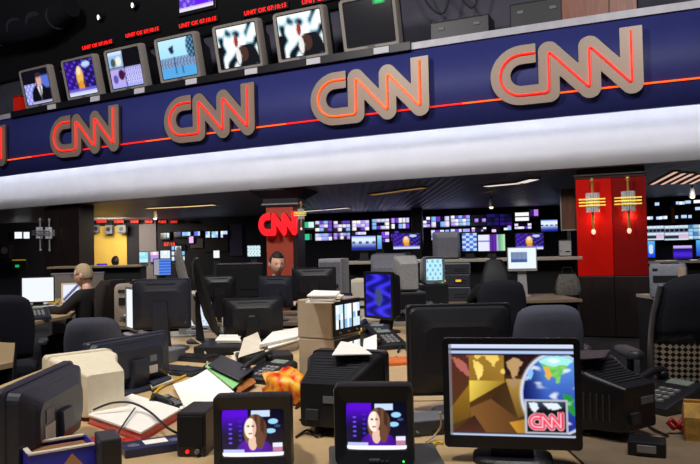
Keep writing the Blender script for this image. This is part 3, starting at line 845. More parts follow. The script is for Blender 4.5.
for px, py, lab in ((155, 213, 'small white track spotlight hanging below the warm ceiling strip'), (692, 189, 'small white track spotlight right of the red pillar'), (491, 201, 'small track spotlight over the shelf in the middle')):
    q = onz(px, py - 5, 2.46); t = thing('track_spotlight', lab, 'spotlight', (q.x, q.y, 2.47), face_cam(q), 'track spotlights on the low ceiling')
    MB().cyl((0, 0, 0), (0, 0, -.10), .012).build('stem', BLK, t); MB().cyl((0, .03, -.08), (0, -.03, -.26), .035, .055).build('can', mat('white_can', '#d8d2c8', .5), t)
    MB().ball((0, -.035, -.262), (.04, .02, .03)).build('bulb', mat('spot_warm', '#ffe8c0', emis='#ffe0b0', es=3, noise=0), t)

# ------------------------------------------------------------------ back wall
def wall_screen(x0, y0, x1, y1, fn, nx, ny, label, group, off=.12, es=1.0, name='wall_monitor'):
    q, rz = wall_hit((x0 + x1) / 2, (y0 + y1) / 2, off); k = q.y / 700
    w = (x1 - x0) * k * 1.02; h = (y1 - y0) * k
    t = thing(name, label, 'screen', tuple(q), rz, group)
    MB().box((0, .05, 0), (w + .06, .09, h + .06), 0, .008).build('frame', DIM, t)
    screen('picture', w, h, fn, nx, ny, t, (0, .002, 0), es=es)
    return t
def mos(s, nu=4, nv=3, pal=WP, e=.2, gap=.1): return p_mosaic(s, nu, nv, pal, gap=gap, empty=e)
gA = 'monitors in the back video wall'
GRN = [(.1, .75, .5), (.2, .8, .6), (.9, .9, 1)]
TOP = 'in the top screen row, '
LOW = 'in the lower screen row, '
for a in [
    (303, 222, 314, 229.5, p_mosaic(1, 2, 1, [(.1, .75, .5), (.85, .95, 1)], empty=0), 8, 4, 'green and white monitor ' + TOP + 'nearest the orange pillar'),
    (315, 221, 332, 231.5, mos(2, 4, 3), 16, 12, 'white and violet monitor ' + TOP + 'beside the green one'),
    (333.5, 221, 350, 231.5, mos(3, 4, 3, e=.45), 16, 12, 'patchy white monitor ' + TOP + 'third from the orange pillar'),
    (352, 220.5, 369, 230.5, mos(4, 4, 3, e=.1, gap=.04), 16, 12, 'bright white monitor ' + TOP + 'above the shelf screen of clouds'),
    (372, 219, 389, 229.5, mos(5, 4, 3, e=.12), 16, 12, 'bright white monitor ' + TOP + 'second left of the black pole'),
    (391, 218, 409, 229.5, mos(6, 5, 2, e=.05, gap=.14), 20, 10, 'monitor of paired white blocks ' + TOP + 'just left of the black pole'),
    (423, 217, 430, 228, mos(7, 2, 3, e=.2), 8, 12, 'narrow violet monitor ' + TOP + 'just right of the black pole'),
    (431.5, 216.5, 449, 227, mos(8, 4, 2, e=.1, gap=.05), 16, 8, 'bright white monitor ' + TOP + 'over the grey rear of a set'),
    (451, 215.5, 469.5, 226, mos(9, 5, 3, e=.05, gap=.1), 20, 12, 'bright white grid monitor ' + TOP + 'right of the grey set rear'),
    (471, 215, 485.5, 226, mos(10, 4, 3, e=.7), 16, 12, 'mostly dark monitor with few white bits ' + TOP + 'over the striped screen'),
    (487, 214, 498.5, 226, mos(11, 3, 3, DP, e=.1), 12, 12, 'dark violet monitor ' + TOP + 'the left one of two'),
    (500, 214, 511.5, 226, mos(12, 3, 3, DP, e=.1), 12, 12, 'dark violet monitor ' + TOP + 'the right one of two'),
    (515.5, 212.5, 528.5, 222, mos(13, 3, 2, [(1, 1, 1), (.85, .95, 1)], e=.05), 12, 8, 'white-blue grid monitor ' + TOP + 'above the newsreader on the shelf'),
    (530, 209.5, 538, 218, mos(14, 4, 1, [(.6, .3, .85), (.75, .5, .9), (.2, .1, .35)], e=.1), 12, 4, 'violet striped monitor ' + TOP + 'left above the sky-blue one'),
    (541.5, 220, 557, 231.5, p_sky, 14, 10, 'sky-blue picture monitor on the back wall nearest the wood board'),
    (302, 234, 312, 240, lambda u, v: (.1, .78, .55) if u < .75 else (.05, .2, .2), 8, 4, 'solid green monitor ' + LOW + 'nearest the orange pillar'),
    (315, 233.5, 332, 240.5, mos(16, 5, 2, e=.12, gap=.07), 16, 8, 'white monitor ' + LOW + 'beside the solid green one'),
    (333.5, 233, 350, 239.5, mos(17, 5, 2, e=.4), 16, 8, 'patchy blue-white monitor ' + LOW + 'third from the orange pillar'),
    (352, 232, 366, 235.5, mos(18, 5, 1, e=.2), 12, 4, 'thin white strip monitor ' + LOW + 'above the shelf screen of clouds'),
    (378, 232, 389, 242, mos(19, 3, 3, [(.5, .3, .9), (.9, .85, 1), (.3, .2, .7)], e=.25), 12, 10, 'violet and white monitor ' + LOW + 'left of the newsreader'),
    (391, 231, 409, 241, mos(20, 5, 3, [(.35, .2, .75), (.8, .75, 1), (.2, .1, .5)], e=.35), 14, 10, 'violet dotted monitor ' + LOW + 'behind the newsreader on the shelf'),
    (431.5, 230, 449, 240, mos(21, 4, 3, e=.1, gap=.05), 14, 10, 'white monitor ' + LOW + 'behind the grey rear of a set'),
    (451, 229, 469.5, 233, mos(22, 5, 1, e=.1), 14, 4, 'thin white strip monitor ' + LOW + 'over the pale blue shelf screen'),
    (472, 227.5, 486, 232, mos(23, 5, 2, e=.45), 14, 8, 'thin patchy monitor ' + LOW + 'over the striped shelf screen'),
    (492, 226.5, 500, 232, mos(24, 2, 2, [(1, .8, 1), (.8, .6, 1)], e=.35), 8, 6, 'small pinkish white monitor ' + LOW + 'right of the striped screen\'s top'),
    (504, 225.5, 511, 230, mos(25, 2, 2, e=.3), 8, 6, 'small bluish monitor ' + LOW + 'second right of the striped screen\'s top'),
    (515, 223.5, 531, 229.5, mos(26, 5, 2, e=.35), 14, 8, 'small patchy white monitor ' + LOW + 'over the newsreader near the wood board'),
]: wall_screen(*a, gA)
gL = 'small monitors on the far left back wall'
BP = [(.85, .92, 1), (.6, .7, 1), (.55, .85, .95)]
for a in [
    (160, 233, 169.5, 239, mos(31, 3, 1, [(.55, .85, .95), (.3, .6, .75)], e=.1), 8, 4, 'pale cyan monitor on the far wall over the red block display'),
    (174, 232, 181, 237, mos(32, 2, 1, [(.2, .15, .55)], e=.2), 6, 4, 'dark violet monitor on the far wall right of the cyan one'),
    (182, 232, 190.5, 237, mos(33, 4, 1, BP, e=.15), 8, 4, 'blue-white monitor on the far wall above the pink-violet one'),
    (188, 236.5, 193.5, 243, mos(34, 1, 2, [(.95, .75, 1), (.8, .6, 1)], e=0), 6, 6, 'bright pink-violet monitor hanging on the far wall'),
    (194, 231.5, 200, 237, mos(35, 3, 1, [(.4, .45, .95), (.8, .85, 1)], e=.1), 6, 4, 'small blue monitor on the far wall right of the pink-violet one'),
    (205.5, 231.5, 210, 237.5, mos(36, 2, 2, BP, e=.1), 6, 4, 'narrow blue-white monitor on the far wall, first of the close trio'),
    (211.5, 231.5, 218, 237.5, mos(37, 3, 2, BP, e=.3), 6, 4, 'patchy white monitor on the far wall, middle of the close trio'),
    (220.5, 231, 227.5, 237.5, mos(38, 3, 2, [(1, 1, 1), (.8, .85, 1)], e=.1), 6, 4, 'brightest white monitor on the far wall, last of the close trio'),
]: wall_screen(*a, gL, name='wall_monitor')
# black cabinets behind the far monitors and the violet panel
for px0, px1, py0, py1, c, lab in ((204, 229, 226, 252, '#0e0d16', 'black monitor cabinet on the far wall holding the close trio'), (229.5, 243, 224, 256, '#37345f', 'plain violet-grey wall panel left of the glowing red letters'),
                                   (190, 204, 238, 248, '#55525e', 'grey wall panel below the small far monitors')):
    q, rz = wall_hit((px0 + px1) / 2, (py0 + py1) / 2, .035); k = q.y / 700
    t = tag(MB().box((0, 0, 0), ((px1 - px0) * k, .05, (py1 - py0) * k), 0, .01).build('wall_panel', mat('wall_panel_' + c[1:], c, .7)), lab, 'panel'); t.location = q; t.rotation_euler = (0, 0, rz)
# yellow and grey wall sections on the far left
for nm, px0, px1, py0, c in (('trim_1', 93.5, 127.5, 226, '#d9b75c'), ('trim_2', 127.5, 158, 220, '#7a7682')):
    q, rz = wall_hit((px0 + px1) / 2, 250, .03); k = q.y / 700; zt = zof((px0 + px1) / 2, py0, q.y)
    o = struct(nm, MB().box((0, 0, zt / 2), ((px1 - px0) * k, .05, zt)), mat('painted_' + nm, c, .8, nscale=4, noise=.04, emis=None)); o.location = (q.x, q.y, 0); o.rotation_euler = (0, 0, rz)
gr = 'red displays along the far left wall'
for i, (px0, px1) in enumerate(((96, 107), (114, 124), (130, 139), (144, 153), (158, 167), (170, 178))):
    q, rz = wall_hit((px0 + px1) / 2, 221.5 + i * .1, .5); k = q.y / 700
    led_sign(q, rz, '7:10:15', (px1 - px0) * k, 3.6 * k, 'small red digital clock, %s in the row under the far ceiling' % ('leftmost', 'second from the dark pillar', 'third from the dark pillar', 'third from the right', 'second from the right', 'rightmost')[i], gr, name='led_clock_sign')
q, rz = wall_hit(169.5, 244.5, .3); led_sign(q, rz, '07:10', 13 * q.y / 700, 5 * q.y / 700, 'red digital display under the pale cyan far monitor', gr, name='led_clock_sign')
# grey boxes under the clock row, over the yellow wall
for px0, px1, py0, py1, lab in ((95, 99, 225, 232.5, 'left of the clock row gap'), (106, 113, 225, 234, 'in front of the yellow wall middle'), (118, 127, 225, 233, 'at the right edge of the yellow wall')):
    q, rz = wall_hit((px0 + px1) / 2, (py0 + py1) / 2, .45); k = q.y / 700
    t = thing('hanging_speaker', 'small grey hanging speaker box ' + lab, 'speaker', tuple(q), rz, 'speaker boxes over the yellow wall')
    MB().box((0, 0, 0), ((px1 - px0) * k, .2, (py1 - py0) * k), 0, .02).build('cabinet', mat('blue_grey_box', '#5c6072', .6), t)
    MB().cyl((0, -.103, 0), (0, -.098, 0), .07).build('cone', BLK, t); MB().box((0, .1, .3), (.03, .03, .42)).build('bracket', BLK, t)
# black pole between the video wall groups
q, rz = wall_hit(417.5, 230, 1.2)
t = thing('pole', 'plain black square pole splitting the back video wall', 'pole', (q.x, q.y, 0), rz)
MB().box((0, 0, 1.23), (.29, .29, 2.46), 0, .02).build('shaft', BLK, t); MB().box((0, 0, .06), (.36, .36, .12), 0, .02).build('base', DKG, t)
# right back wall: three rows of small lights and a bank of wide displays
rr = random.Random(9)
gR = 'small glowing monitors on the right back wall'
names = ['highest', 'middle', 'lowest']
for px, py, w_, lab in ((657, 204.5, 4, 'small bluish monitor right of the red pillar, top row, first'), (676, 203.5, 5, 'small white monitor on the right wall, top row, second'), (682, 203.5, 5, 'small bright monitor on the right wall, top row, third'), (688, 202.5, 5, 'small bright monitor on the right wall, top row, fourth'),
    (697, 202, 6, 'bright monitor at the picture\'s right edge, top row'), (698, 209, 5, 'bright monitor at the picture\'s right edge, second row'), (650, 218.5, 6, 'warm white monitor touching the red pillar\'s edge'), (659, 218.5, 5, 'small white monitor on the right wall, low row, second from the pillar'), (664.5, 218, 5, 'small bluish monitor on the right wall, low row, third from the pillar'),
    (678, 217.5, 5, 'small white monitor on the right wall, low row, right of the orange panel'), (684, 217, 5, 'small bright monitor on the right wall, low row, second right of the orange panel'), (690, 217, 3, 'narrow bright monitor on the right wall, low row, third right of the orange panel')):
    wall_screen(px - w_ / 2, py - 2, px + w_ / 2, py + 2, mos(int(px), 2, 1, [(1, 1, 1), (.75, .85, 1)], e=.1), 6, 4, lab, gR)
q, rz = wall_hit(673, 214, .06); k = q.y / 700
t = tag(MB().box((0, 0, 0), (3 * k, .06, 17 * k)).build('wall_panel', mat('orange_panel', '#a86430', .7)), 'narrow orange panel among the small monitors on the right wall', 'panel'); t.location = q; t.rotation_euler = (0, 0, rz)
def p_wide(seed):
    def fn(u, v):
        c = (.06, .07, .12)
        if v > .82 or abs(v - .42) < .09 or v < .08: c = (.85, .92, 1)
        if u > .6 and v < .42 and v > .08: c = (.85, .72, .85)
        if abs((u * 5) % 1) < .06 and v > .4: c = (.6, .68, .78)
        return c
    return fn
gW = 'wide displays on the right back wall'
wall_screen(645.5, 226, 663, 240, p_wide(1), 20, 14, 'wide pale display with dark grid right beside the red pillar', gW, off=.5)
wall_screen(665.5, 225.5, 687, 240, p_wide(2), 20, 14, 'wide pale display with dark grid above the violet laptop', gW, off=.5)
wall_screen(689, 224.5, 712, 239, mos(77, 5, 4, [(.6, .8, .95), (.85, .95, 1), (.3, .5, .7)], e=.1), 20, 14, 'wide pale cyan display at the right edge of the picture', gW, off=.5)
# ------------------------------------------------------------------ furniture makers
def desk(label, pts, z, top, th=.03, panels=True, group=None, legs=False):
    """pts: front-left, front-right, back-right, back-left in plan"""
    cx = sum(p[0] for p in pts) / 4; cy = sum(p[1] for p in pts) / 4
    t = thing('desk', label, 'desk', (cx, cy, 0), 0, group)
    L = [(p[0] - cx, p[1] - cy) for p in pts]
    mb = MB(); mb.prism(L, z - th, z); mb.build('worktop', top, t)
    ins = [(x * .96, y * .95) for x, y in L]
    def pan(a, b, z0, name, thk=.025):
        a, b = Vector(a), Vector(b); d = (b - a).normalized(); n = Vector((-d.y, d.x)) * thk
        m = MB(); m.prism([tuple(a), tuple(b), tuple(b + n), tuple(a + n)], z0, z - th); m.build(name, DPAN, t)
    if not panels:
        for x, y in ins: MB().box((x, y, (z - th) / 2), (.05, .05, z - th), 0, .005).build('leg', DPAN, t)
        return t
    pan(ins[0], ins[3], 0, 'side_panel'); pan(ins[1], ins[2], 0, 'side_panel'); pan(ins[3], ins[2], .15, 'back_panel')
    return t

def lcd(label, loc, rz, w, h, zb, case=BLK, img=None, nx=24, ny=18, tilt=0.0, group=None, th=.05, bez=.018, sticker=None, es=1.0, hump=True, name='flat_monitor', base=(.24, .18), lean=0.0, chin=0.0):
    """origin on the desk under the panel; the picture faces -Y; zb = height of the panel's lower edge"""
    t = thing(name, label, 'monitor', tuple(loc), rz, group)
    zc = zb + h / 2
    T = Euler((tilt, lean, 0)).to_matrix().to_4x4(); M = Matrix.Translation((0, 0, zc)) @ T
    def part(mb, nm, m):
        mb.v = [tuple(M @ Vector(p)) for p in mb.v]; return mb.build(nm, m, t)
    m = MB(); m.loft([sec(w, h, .012, -.010), sec(w, h, .012, .012), sec(w * .985, h * .98, .02, .020)], 0, cap=(False, True), smooth=False)
    o1 = sec(w, h, .012, -.010); i1 = sec(w - 2 * bez, h - 2 * bez - chin, .003, -.010, chin / 2); i2 = sec(w - 2 * bez, h - 2 * bez - chin, .003, -.003, chin / 2)
    m.loft([o1, i1], 0, cap=(False, False), smooth=False); m.loft([i1, i2], 0, cap=(False, False), smooth=False); part(m, 'bezel', case)
    m = MB(); m.loft([sec(w * .97, h * .95, .03, .018), sec(w * .93, h * .9, .03, th * .7), sec(w * .72, h * .62, .04, th), sec(w * .66, h * .52, .04, th * 1.12)], 0, cap=(False, True), smooth=False)
    if hump:
        for k in range(6): m.box((0, th * .72 + .004, h * (.30 + .02 * k)), (w * .5, .006, .003))
    part(m, 'rear_shell', case)
    sc_ = screen('screen', w - 2 * bez, h - 2 * bez - chin, img or (lambda u, v: (.02, .02, .03)), nx if img else 2, ny if img else 2, t, tuple(M @ Vector((0, -.004, chin / 2))), tuple(T.to_euler()), es=es)
    if sticker:
        part(MB().box((w * sticker[0], th * 1.12 if abs(sticker[0]) < .3 else th * .75, h * sticker[1]), (sticker[2], .004, sticker[3])), 'label_sticker', PAP2)
        part(MB().box((w * sticker[0], (th * 1.12 if abs(sticker[0]) < .3 else th * .75), h * (sticker[1] + .22)), (sticker[2] * .8, .004, sticker[3] * .8)), 'maker_badge', GRY)
    nk = MB(); nk.loft([[(x, y, .012) for x, y in ((-.06, .02), (.06, .02), (.05, .075), (-.05, .075))], [(x, y, zb + h * .30) for x, y in ((-.045, th * .9), (.045, th * .9), (.045, th * .9 + .035), (-.045, th * .9 + .035))], [(x, y, zb + h * .55) for x, y in ((-.045, th * .9), (.045, th * .9), (.04, th * .9 + .03), (-.04, th * .9 + .03))]], 0, smooth=False)
    nk.build('neck', case, t)
    bs = MB(); pr_ = []
    for k in range(24):
        a = 2 * PI * k / 24; pr_.append((base[0] / 2 * math.copysign(abs(math.cos(a)) ** .6, math.cos(a)), .04 + base[1] / 2 * math.copysign(abs(math.sin(a)) ** .6, math.sin(a))))
    bs.loft([[(x, y, 0) for x, y in pr_], [(x, y, .010) for x, y in pr_], [(x * .9, .04 + (y - .04) * .9, .016) for x, y in pr_]], 0, smooth=False); bs.build('base', case, t)
    return t

def chair(label, loc, rz, top=.98, w=.48, fab=CHF, group=None, net=None, arms=True, bh=.50, curve=.05, arm_z=.66):
    """swivel chair facing -Y"""
    t = thing('office_chair', label, 'chair', tuple(loc), rz, group)
    MB().loft([[(p[0], p[2], .43) for p in rrect(w * .9, .44, .08)], [(p[0], p[2], .45) for p in rrect(w * .98, .48, .1)], [(p[0], p[2], .50) for p in rrect(w * .98, .48, .1)], [(p[0], p[2], .52) for p in rrect(w * .85, .40, .1)]], 0).build('seat', fab, t)
    # backrest : a curved padded shell
    n = 12; m = 9; z0 = top - bh
    def pt(i, j, off):
        u = i / n * 2 - 1; v = j / m; ww = w * (.92 + .08 * math.sin(v * PI)) * (1 - .07 * max(0, v - .75) / .25 * abs(u))
        zz = z0 + bh * v - .05 * (u ** 4) * max(0, v - .5) * 2 + .03 * (u ** 4) * max(0, .4 - v)
        return (u * ww / 2, .20 + .07 * v - curve * u * u + off, zz)
    fr = [[pt(i, j, 0) for i in range(n + 1)] for j in range(m + 1)]; bk = [[pt(i, j, .045 if 0 < i < n and 0 < j < m else .02) for i in range(n + 1)] for j in range(m + 1)]
    mb = MB(); N = n + 1
    vs = [p for r_ in fr for p in r_] + [p for r_ in bk for p in r_]; o = N * (m + 1); fs = []
    lo = 0 if not net else int(m * net)
    for j in range(lo, m):
        for i in range(n):
            a = j * N + i; fs.append((a, a + 1, a + N + 1, a + N)); fs.append((o + a, o + a + N, o + a + N + 1, o + a + 1))
    for j in range(lo, m):
        for i in (0, n):
            a = j * N + i; q = (a, a + N, o + a + N, o + a); fs.append(q if i == 0 else q[::-1])
    for i in range(n):
        a = m * N + i; fs.append((a, a + 1, o + a + 1, o + a)); a = lo * N + i; fs.append((a + 1, a, o + a, o + a + 1))
    mb.add(vs, fs, 0, True); mb.build('backrest', fab, t)
    if net:
        mb = MB(); fs = []
        for j in range(0, lo):
            for i in range(n): a = j * N + i; fs.append((o + a, o + a + N, o + a + N + 1, o + a + 1)); fs.append((a, a + 1, a + N + 1, a + N))
        mb.add(vs, fs, 0, True); mb.build('net_panel', netm, t)
        for s in (-1, 1):
            MB().tube([Vector(pt(0 if s < 0 else n, j, .02)) + Vector((s * .012, 0, 0)) for j in range(0, m + 1)], .014).build('side_rail', mat('dull_steel', '#8b8d95', .3, .8), t)
    MB().tube([(0, .05, .42), (0, .24, .40), (0, .30, .52), (0, .275, z0 + bh * .35)], .022).build('back_bar', BLK, t)
    MB().cyl((0, 0, .10), (0, 0, .43), .03, .025).build('post', MET, t)
    for k in range(5):
        a = 2 * PI * k / 5 + .3; e = (.29 * math.cos(a), .29 * math.sin(a))
        lg = MB().tube([(0, 0, .11), (e[0] * .6, e[1] * .6, .095), (e[0], e[1], .075)], [.028, .022, .016]).build('base_arm', BLK, t)
        MB().cyl((e[0] - .012 * math.sin(a), e[1] + .012 * math.cos(a), .029), (e[0] + .012 * math.sin(a), e[1] - .012 * math.cos(a), .029), .029).build('caster', DKG, lg)
    if arms:
        for s in (-1, 1):
            x = s * (w / 2 + .04)
            ar = MB().tube([(s * w * .3, .02, .44), (x, .02, .46), (x, .02, arm_z)], .016).build('arm_post', BLK, t)
            MB().loft([[(x + p[0], p[2], arm_z) for p in rrect(.07, .25, .03)], [(x + p[0], p[2], arm_z + .025) for p in rrect(.075, .26, .035)], [(x + p[0], p[2], arm_z + .035) for p in rrect(.05, .22, .024)]], 0).build('arm_pad', DKG, ar)
    return t
netm = bpy.data.materials.new('diamond_net'); netm.use_nodes = True; nt = netm.node_tree; b = nt.nodes['Principled BSDF']; b.inputs['Roughness'].default_value = .8
tc = nt.nodes.new('ShaderNodeTexCoord'); mp = nt.nodes.new('ShaderNodeMapping'); mp.inputs['Rotation'].default_value = (0, R(45), 0); mp.inputs['Scale'].default_value = (1, 0, 1)
ck = nt.nodes.new('ShaderNodeTexChecker'); ck.inputs['Scale'].default_value = 62; ck.inputs['Color1'].default_value = lin(hx('#c9b79d')) + (1,); ck.inputs['Color2'].default_value = lin(hx('#0c0b10')) + (1,)
nt.links.new(tc.outputs['Object'], mp.inputs['Vector']); nt.links.new(mp.outputs['Vector'], ck.inputs['Vector']); nt.links.new(ck.outputs['Color'], b.inputs['Base Color'])

def sheet(name, label, cat, quad, z, m, th=.003, curl=0.0, group=None, lift=None):
    """a flat or gently curling sheet from four plan points"""
    q = [Vector((p.x, p.y)) for p in quad]; c = sum(q, Vector((0, 0))) / 4
    n = 8; vs = []; fs = []
    for k in (1, 0):
        for j in range(n + 1):
            for i in range(n + 1):
                u = i / n; v = j / n
                p = q[0] * (1 - u) * (1 - v) + q[1] * u * (1 - v) + q[2] * u * v + q[3] * (1 - u) * v - c
                zz = curl * ((2 * u - 1) ** 2) * (.4 + .6 * v)
                if lift: zz += lift[0] * (1 - u) * (1 - v) + lift[1] * u * (1 - v) + lift[2] * u * v + lift[3] * (1 - u) * v
                vs.append((p.x, p.y, zz + th * k))
    N = n + 1; o = N * N
    for j in range(n):
        for i in range(n):
            a = j * N + i; fs.append((a, a + 1, a + N + 1, a + N)); fs.append((o + a, o + a + N, o + a + N + 1, o + a + 1))
    for i in range(n):
        for a, d in ((i, 1), ((n) * N + i, 1), (i * N, N), (i * N + n, N)): fs.append((a, a + d, o + a + d, o + a))
    ob = MB().add(vs, fs, 0, False).build(name, m); ob.location = (c.x, c.y, z)
    return tag(ob, label, cat, group)
def Q(z, *px): return [onz(a, b_, z) for a, b_ in px]

def paper_stack(label, quad, z, h, m=PAP, n=6, group=None, name='paper_stack'):
    q = [Vector((p.x, p.y)) for p in quad]; c = sum(q, Vector((0, 0))) / 4
    t = thing(name, label, 'papers', (c.x, c.y, z), 0, group); rg = random.Random(len(label))
    mb = MB()
    for k in range(n):
        a = rg.uniform(-.10, .10); d = Vector((rg.uniform(-.01, .01), rg.uniform(-.01, .01)))
        poly = []
        for p in q:
            v = p - c; poly.append((v.x * math.cos(a) - v.y * math.sin(a) + d.x, v.x * math.sin(a) + v.y * math.cos(a) + d.y))
        mb = MB(); mb.prism(poly, h * k / n, h * (k + .85) / n); mb.build('ream', (m, PAP2, m)[k % 3], t)
    return t

def telephone(label, loc, rz, s=1.0, col=BLK, group=None):
    t = thing('telephone', label, 'telephone', tuple(loc), rz, group)
    mb = MB(); mb.loft([[(x * s, y * s, z * s) for x, y, z in r_] for r_ in ([(-.10, -.11, 0), (.10, -.11, 0), (.10, .11, 0), (-.10, .11, 0)], [(-.10, -.11, .022), (.10, -.11, .022), (.10, .11, .075), (-.10, .11, .075)], [(-.092, -.10, .03), (.092, -.10, .03), (.092, .10, .085), (-.092, .10, .085)])], 0, smooth=False); mb.build('body', col, t)
    hs = MB().tube([(-.07 * s, -.10 * s, .062 * s), (-.07 * s, -.05 * s, .085 * s), (-.07 * s, .05 * s, .112 * s), (-.07 * s, .10 * s, .108 * s)], [.016 * s, .013 * s, .013 * s, .016 * s]).build('handset', col, t)
    MB().ball((-.07 * s, -.09 * s, .055 * s), (.024 * s, .026 * s, .018 * s)).build('mouthpiece', col, hs); MB().ball((-.07 * s, .09 * s, .096 * s), (.024 * s, .026 * s, .018 * s)).build('earpiece', col, hs)
    kp = MB()
    for i in range(3):
        for j in range(4): kp.box(((-.005 + .028 * i) * s, (-.075 + .028 * j) * s, (.041 + .0075 * j) * s), (.018 * s, .017 * s, .008 * s), 0)
    kp.build('keypad', LGR, t)
    MB().box((.02 * s, .068 * s, .080 * s), (.09 * s, .04 * s, .006 * s), 0, 0, (R(15), 0, 0)).build('display', mat('lcd_window', '#7d8a80', .3), t)
    return t
def keyboard(label, loc, rz, m=BLK, w=.42, group=None):
    t = thing('keyboard', label, 'keyboard', tuple(loc), rz, group)
    MB().box((0, 0, .010), (w, .15, .02), 0, .005).build('case', m, t)
    kb = MB()
    for j in range(5):
        for i in range(14): kb.box((-w * .46 + (i + .5) * w * .92 / 14, -.055 + j * .026, .023), (w * .055, .021, .008))
    kb.build('keys', m if m is not BEI else PAP2, t); return t
def cable(label, pts, r, m, group=None, name='cable'):
    pts = [Vector(p) for p in pts]; P = []
    for i in range(len(pts) - 1):
        a = pts[max(i - 1, 0)]; b_ = pts[i]; c = pts[i + 1]; d = pts[min(i + 2, len(pts) - 1)]
        for k in range(6):
            t_ = k / 6; P.append(.5 * ((2 * b_) + (c - a) * t_ + (2 * a - 5 * b_ + 4 * c - d) * t_ ** 2 + (3 * b_ - a - 3 * c + d) * t_ ** 3))
    P.append(pts[-1]); o = MB().tube(P, r, 0, 7).build(name, m); return tag(o, label, 'cable', group)
def equip(name, label, cat, loc, rz, d, case, face, rows=2, knobs=3, lights=(), group=None):
    """rack style electronic box, front -Y"""
    t = thing(name, label, cat, tuple(loc), rz, group); w, dp, h = d
    MB().box((0, 0, h / 2), (w, dp, h), 0, .006).build('case', case, t)
    MB().box((0, -dp / 2 - .003, h / 2), (w * .94, .008, h * .88), 0, .002).build('front_panel', face, t)
    for k in range(knobs): MB().cyl((-w * .36 + k * w * .14, -dp / 2 - .006, h * .35), (-w * .36 + k * w * .14, -dp / 2 - .022, h * .35), min(h, w) * .07).build('knob', GRY, t)
    for k in range(rows): MB().box((w * .2, -dp / 2 - .008, h * (.3 + .4 * k / max(1, rows))), (w * .36, .005, h * .07)).build('slot', DIM, t)
    for lx, lz, m in lights: MB().box((w * lx, -dp / 2 - .008, h * lz), (w * .16, .006, h * .16)).build('lit_button', m, t)
    return t
def quad_box(label, loc, rz, group):
    t = thing('monitor_rack', label, 'monitor', tuple(loc), rz, group); w, dp, h = .28, .19, .183
    MB().box((0, 0, h / 2), (w, dp, h), 0, .006).build('case', TANR, t)
    f = MB().box((0, -dp / 2 - .004, h / 2), (w * .96, .012, h * .92), 0, .003).build('front_panel', BLK, t)
    for k in range(3):
        screen('screen', w * .25, h * .62, mos(50 + k, 3, 3, [(.85, .95, 1), (1, 1, 1), (.55, .75, .95)], e=.1, gap=.03), 8, 8, t, ((k - 1) * w * .31, -dp / 2 - .012, h * .54))
        MB().cyl(((k - 1) * w * .31, -dp / 2 - .008, h * .13), ((k - 1) * w * .31, -dp / 2 - .02, h * .13), .006).build('knob', GRY, t)
    return t
TANR = mat('tan_enamel', '#c4b39c', .22, .25, nscale=10, noise=.05)

# ------------------------------------------------------------------ people
def skin_mesh(verts, edges, radii, name, sub=2):
    me = bpy.data.meshes.new(name); me.from_pydata(verts, edges, []); o = bpy.data.objects.new(name, me); C.objects.link(o)
    md = o.modifiers.new('s', 'SKIN'); md.use_smooth_shade = True
    for i, r in enumerate(radii): me.skin_vertices[0].data[i].radius = (r, r) if not isinstance(r, tuple) else r
    me.skin_vertices[0].data[0].use_root = True
    sb = o.modifiers.new('d', 'SUBSURF'); sb.levels = sub; sb.render_levels = sub
    dg = bpy.context.evaluated_depsgraph_get(); m2 = bpy.data.meshes.new_from_object(o.evaluated_get(dg))
    vs = [v.co.copy() for v in m2.vertices]; fs = [tuple(p.vertices) for p in m2.polygons]
    bpy.data.objects.remove(o); return vs, fs
def head_geo(c, yaw, pitch=0.0, scale=1.0, grow=1.0, keep=None):
    vs = []; fs = []; nu, nv = 36, 26
    M = Matrix.Translation(c) @ Matrix.Rotation(yaw, 4, 'Z') @ Matrix.Rotation(pitch, 4, 'X')
    dirs = []
    for j in range(nv + 1):
        a = -PI / 2 + PI * j / nv
        for i in range(nu):
            b_ = 2 * PI * i / nu; d = Vector((math.cos(a) * math.cos(b_), math.cos(a) * math.sin(b_), math.sin(a)))
            x, y, z = d
            k = max(0, -z)
            px = .074 * x * (1 - .38 * k ** 1.4); py = .098 * y * (1 - .22 * k ** 1.5) - (.012 * k if y < 0 else -.01 * k); pz = .118 * z
            if y < 0:
                f = math.exp(-((x / .16) ** 2 + ((z + .12) / .22) ** 2)); py -= .024 * f
                for s in (-1, 1): py += .008 * math.exp(-(((x - s * .36) / .15) ** 2 + ((z - .10) / .10) ** 2))
                py -= .006 * math.exp(-((x / .3) ** 2 + ((z + .48) / .10) ** 2)); py -= .007 * math.exp(-((x / .3) ** 2 + ((z + .85) / .15) ** 2))
                py -= .005 * math.exp(-((x / .5) ** 2 + ((z - .24) / .08) ** 2))
            vs.append(Vector((px, py, pz)) * scale * grow); dirs.append(d)
    for j in range(nv):
        for i in range(nu):
            q = (j * nu + i, j * nu + (i + 1) % nu, (j + 1) * nu + (i + 1) % nu, (j + 1) * nu + i)
            if keep is None or all(keep(dirs[k]) for k in q): fs.append(q)
    return [M @ v for v in vs], fs, M
def remeshed(name, vs, fs, mats, parent, voxel=.006, smooth=4):
    o = MB().add(vs, fs, 0, True).build(name, mats); md = o.modifiers.new('r', 'REMESH'); md.mode = 'VOXEL'; md.voxel_size = voxel; md.use_smooth_shade = True
    sm = o.modifiers.new('s', 'SMOOTH'); sm.factor = .5; sm.iterations = smooth
    dg = bpy.context.evaluated_depsgraph_get(); m2 = bpy.data.meshes.new_from_object(o.evaluated_get(dg)); m2.name = name
    o.modifiers.clear(); o.data = m2; o.parent = parent; return o
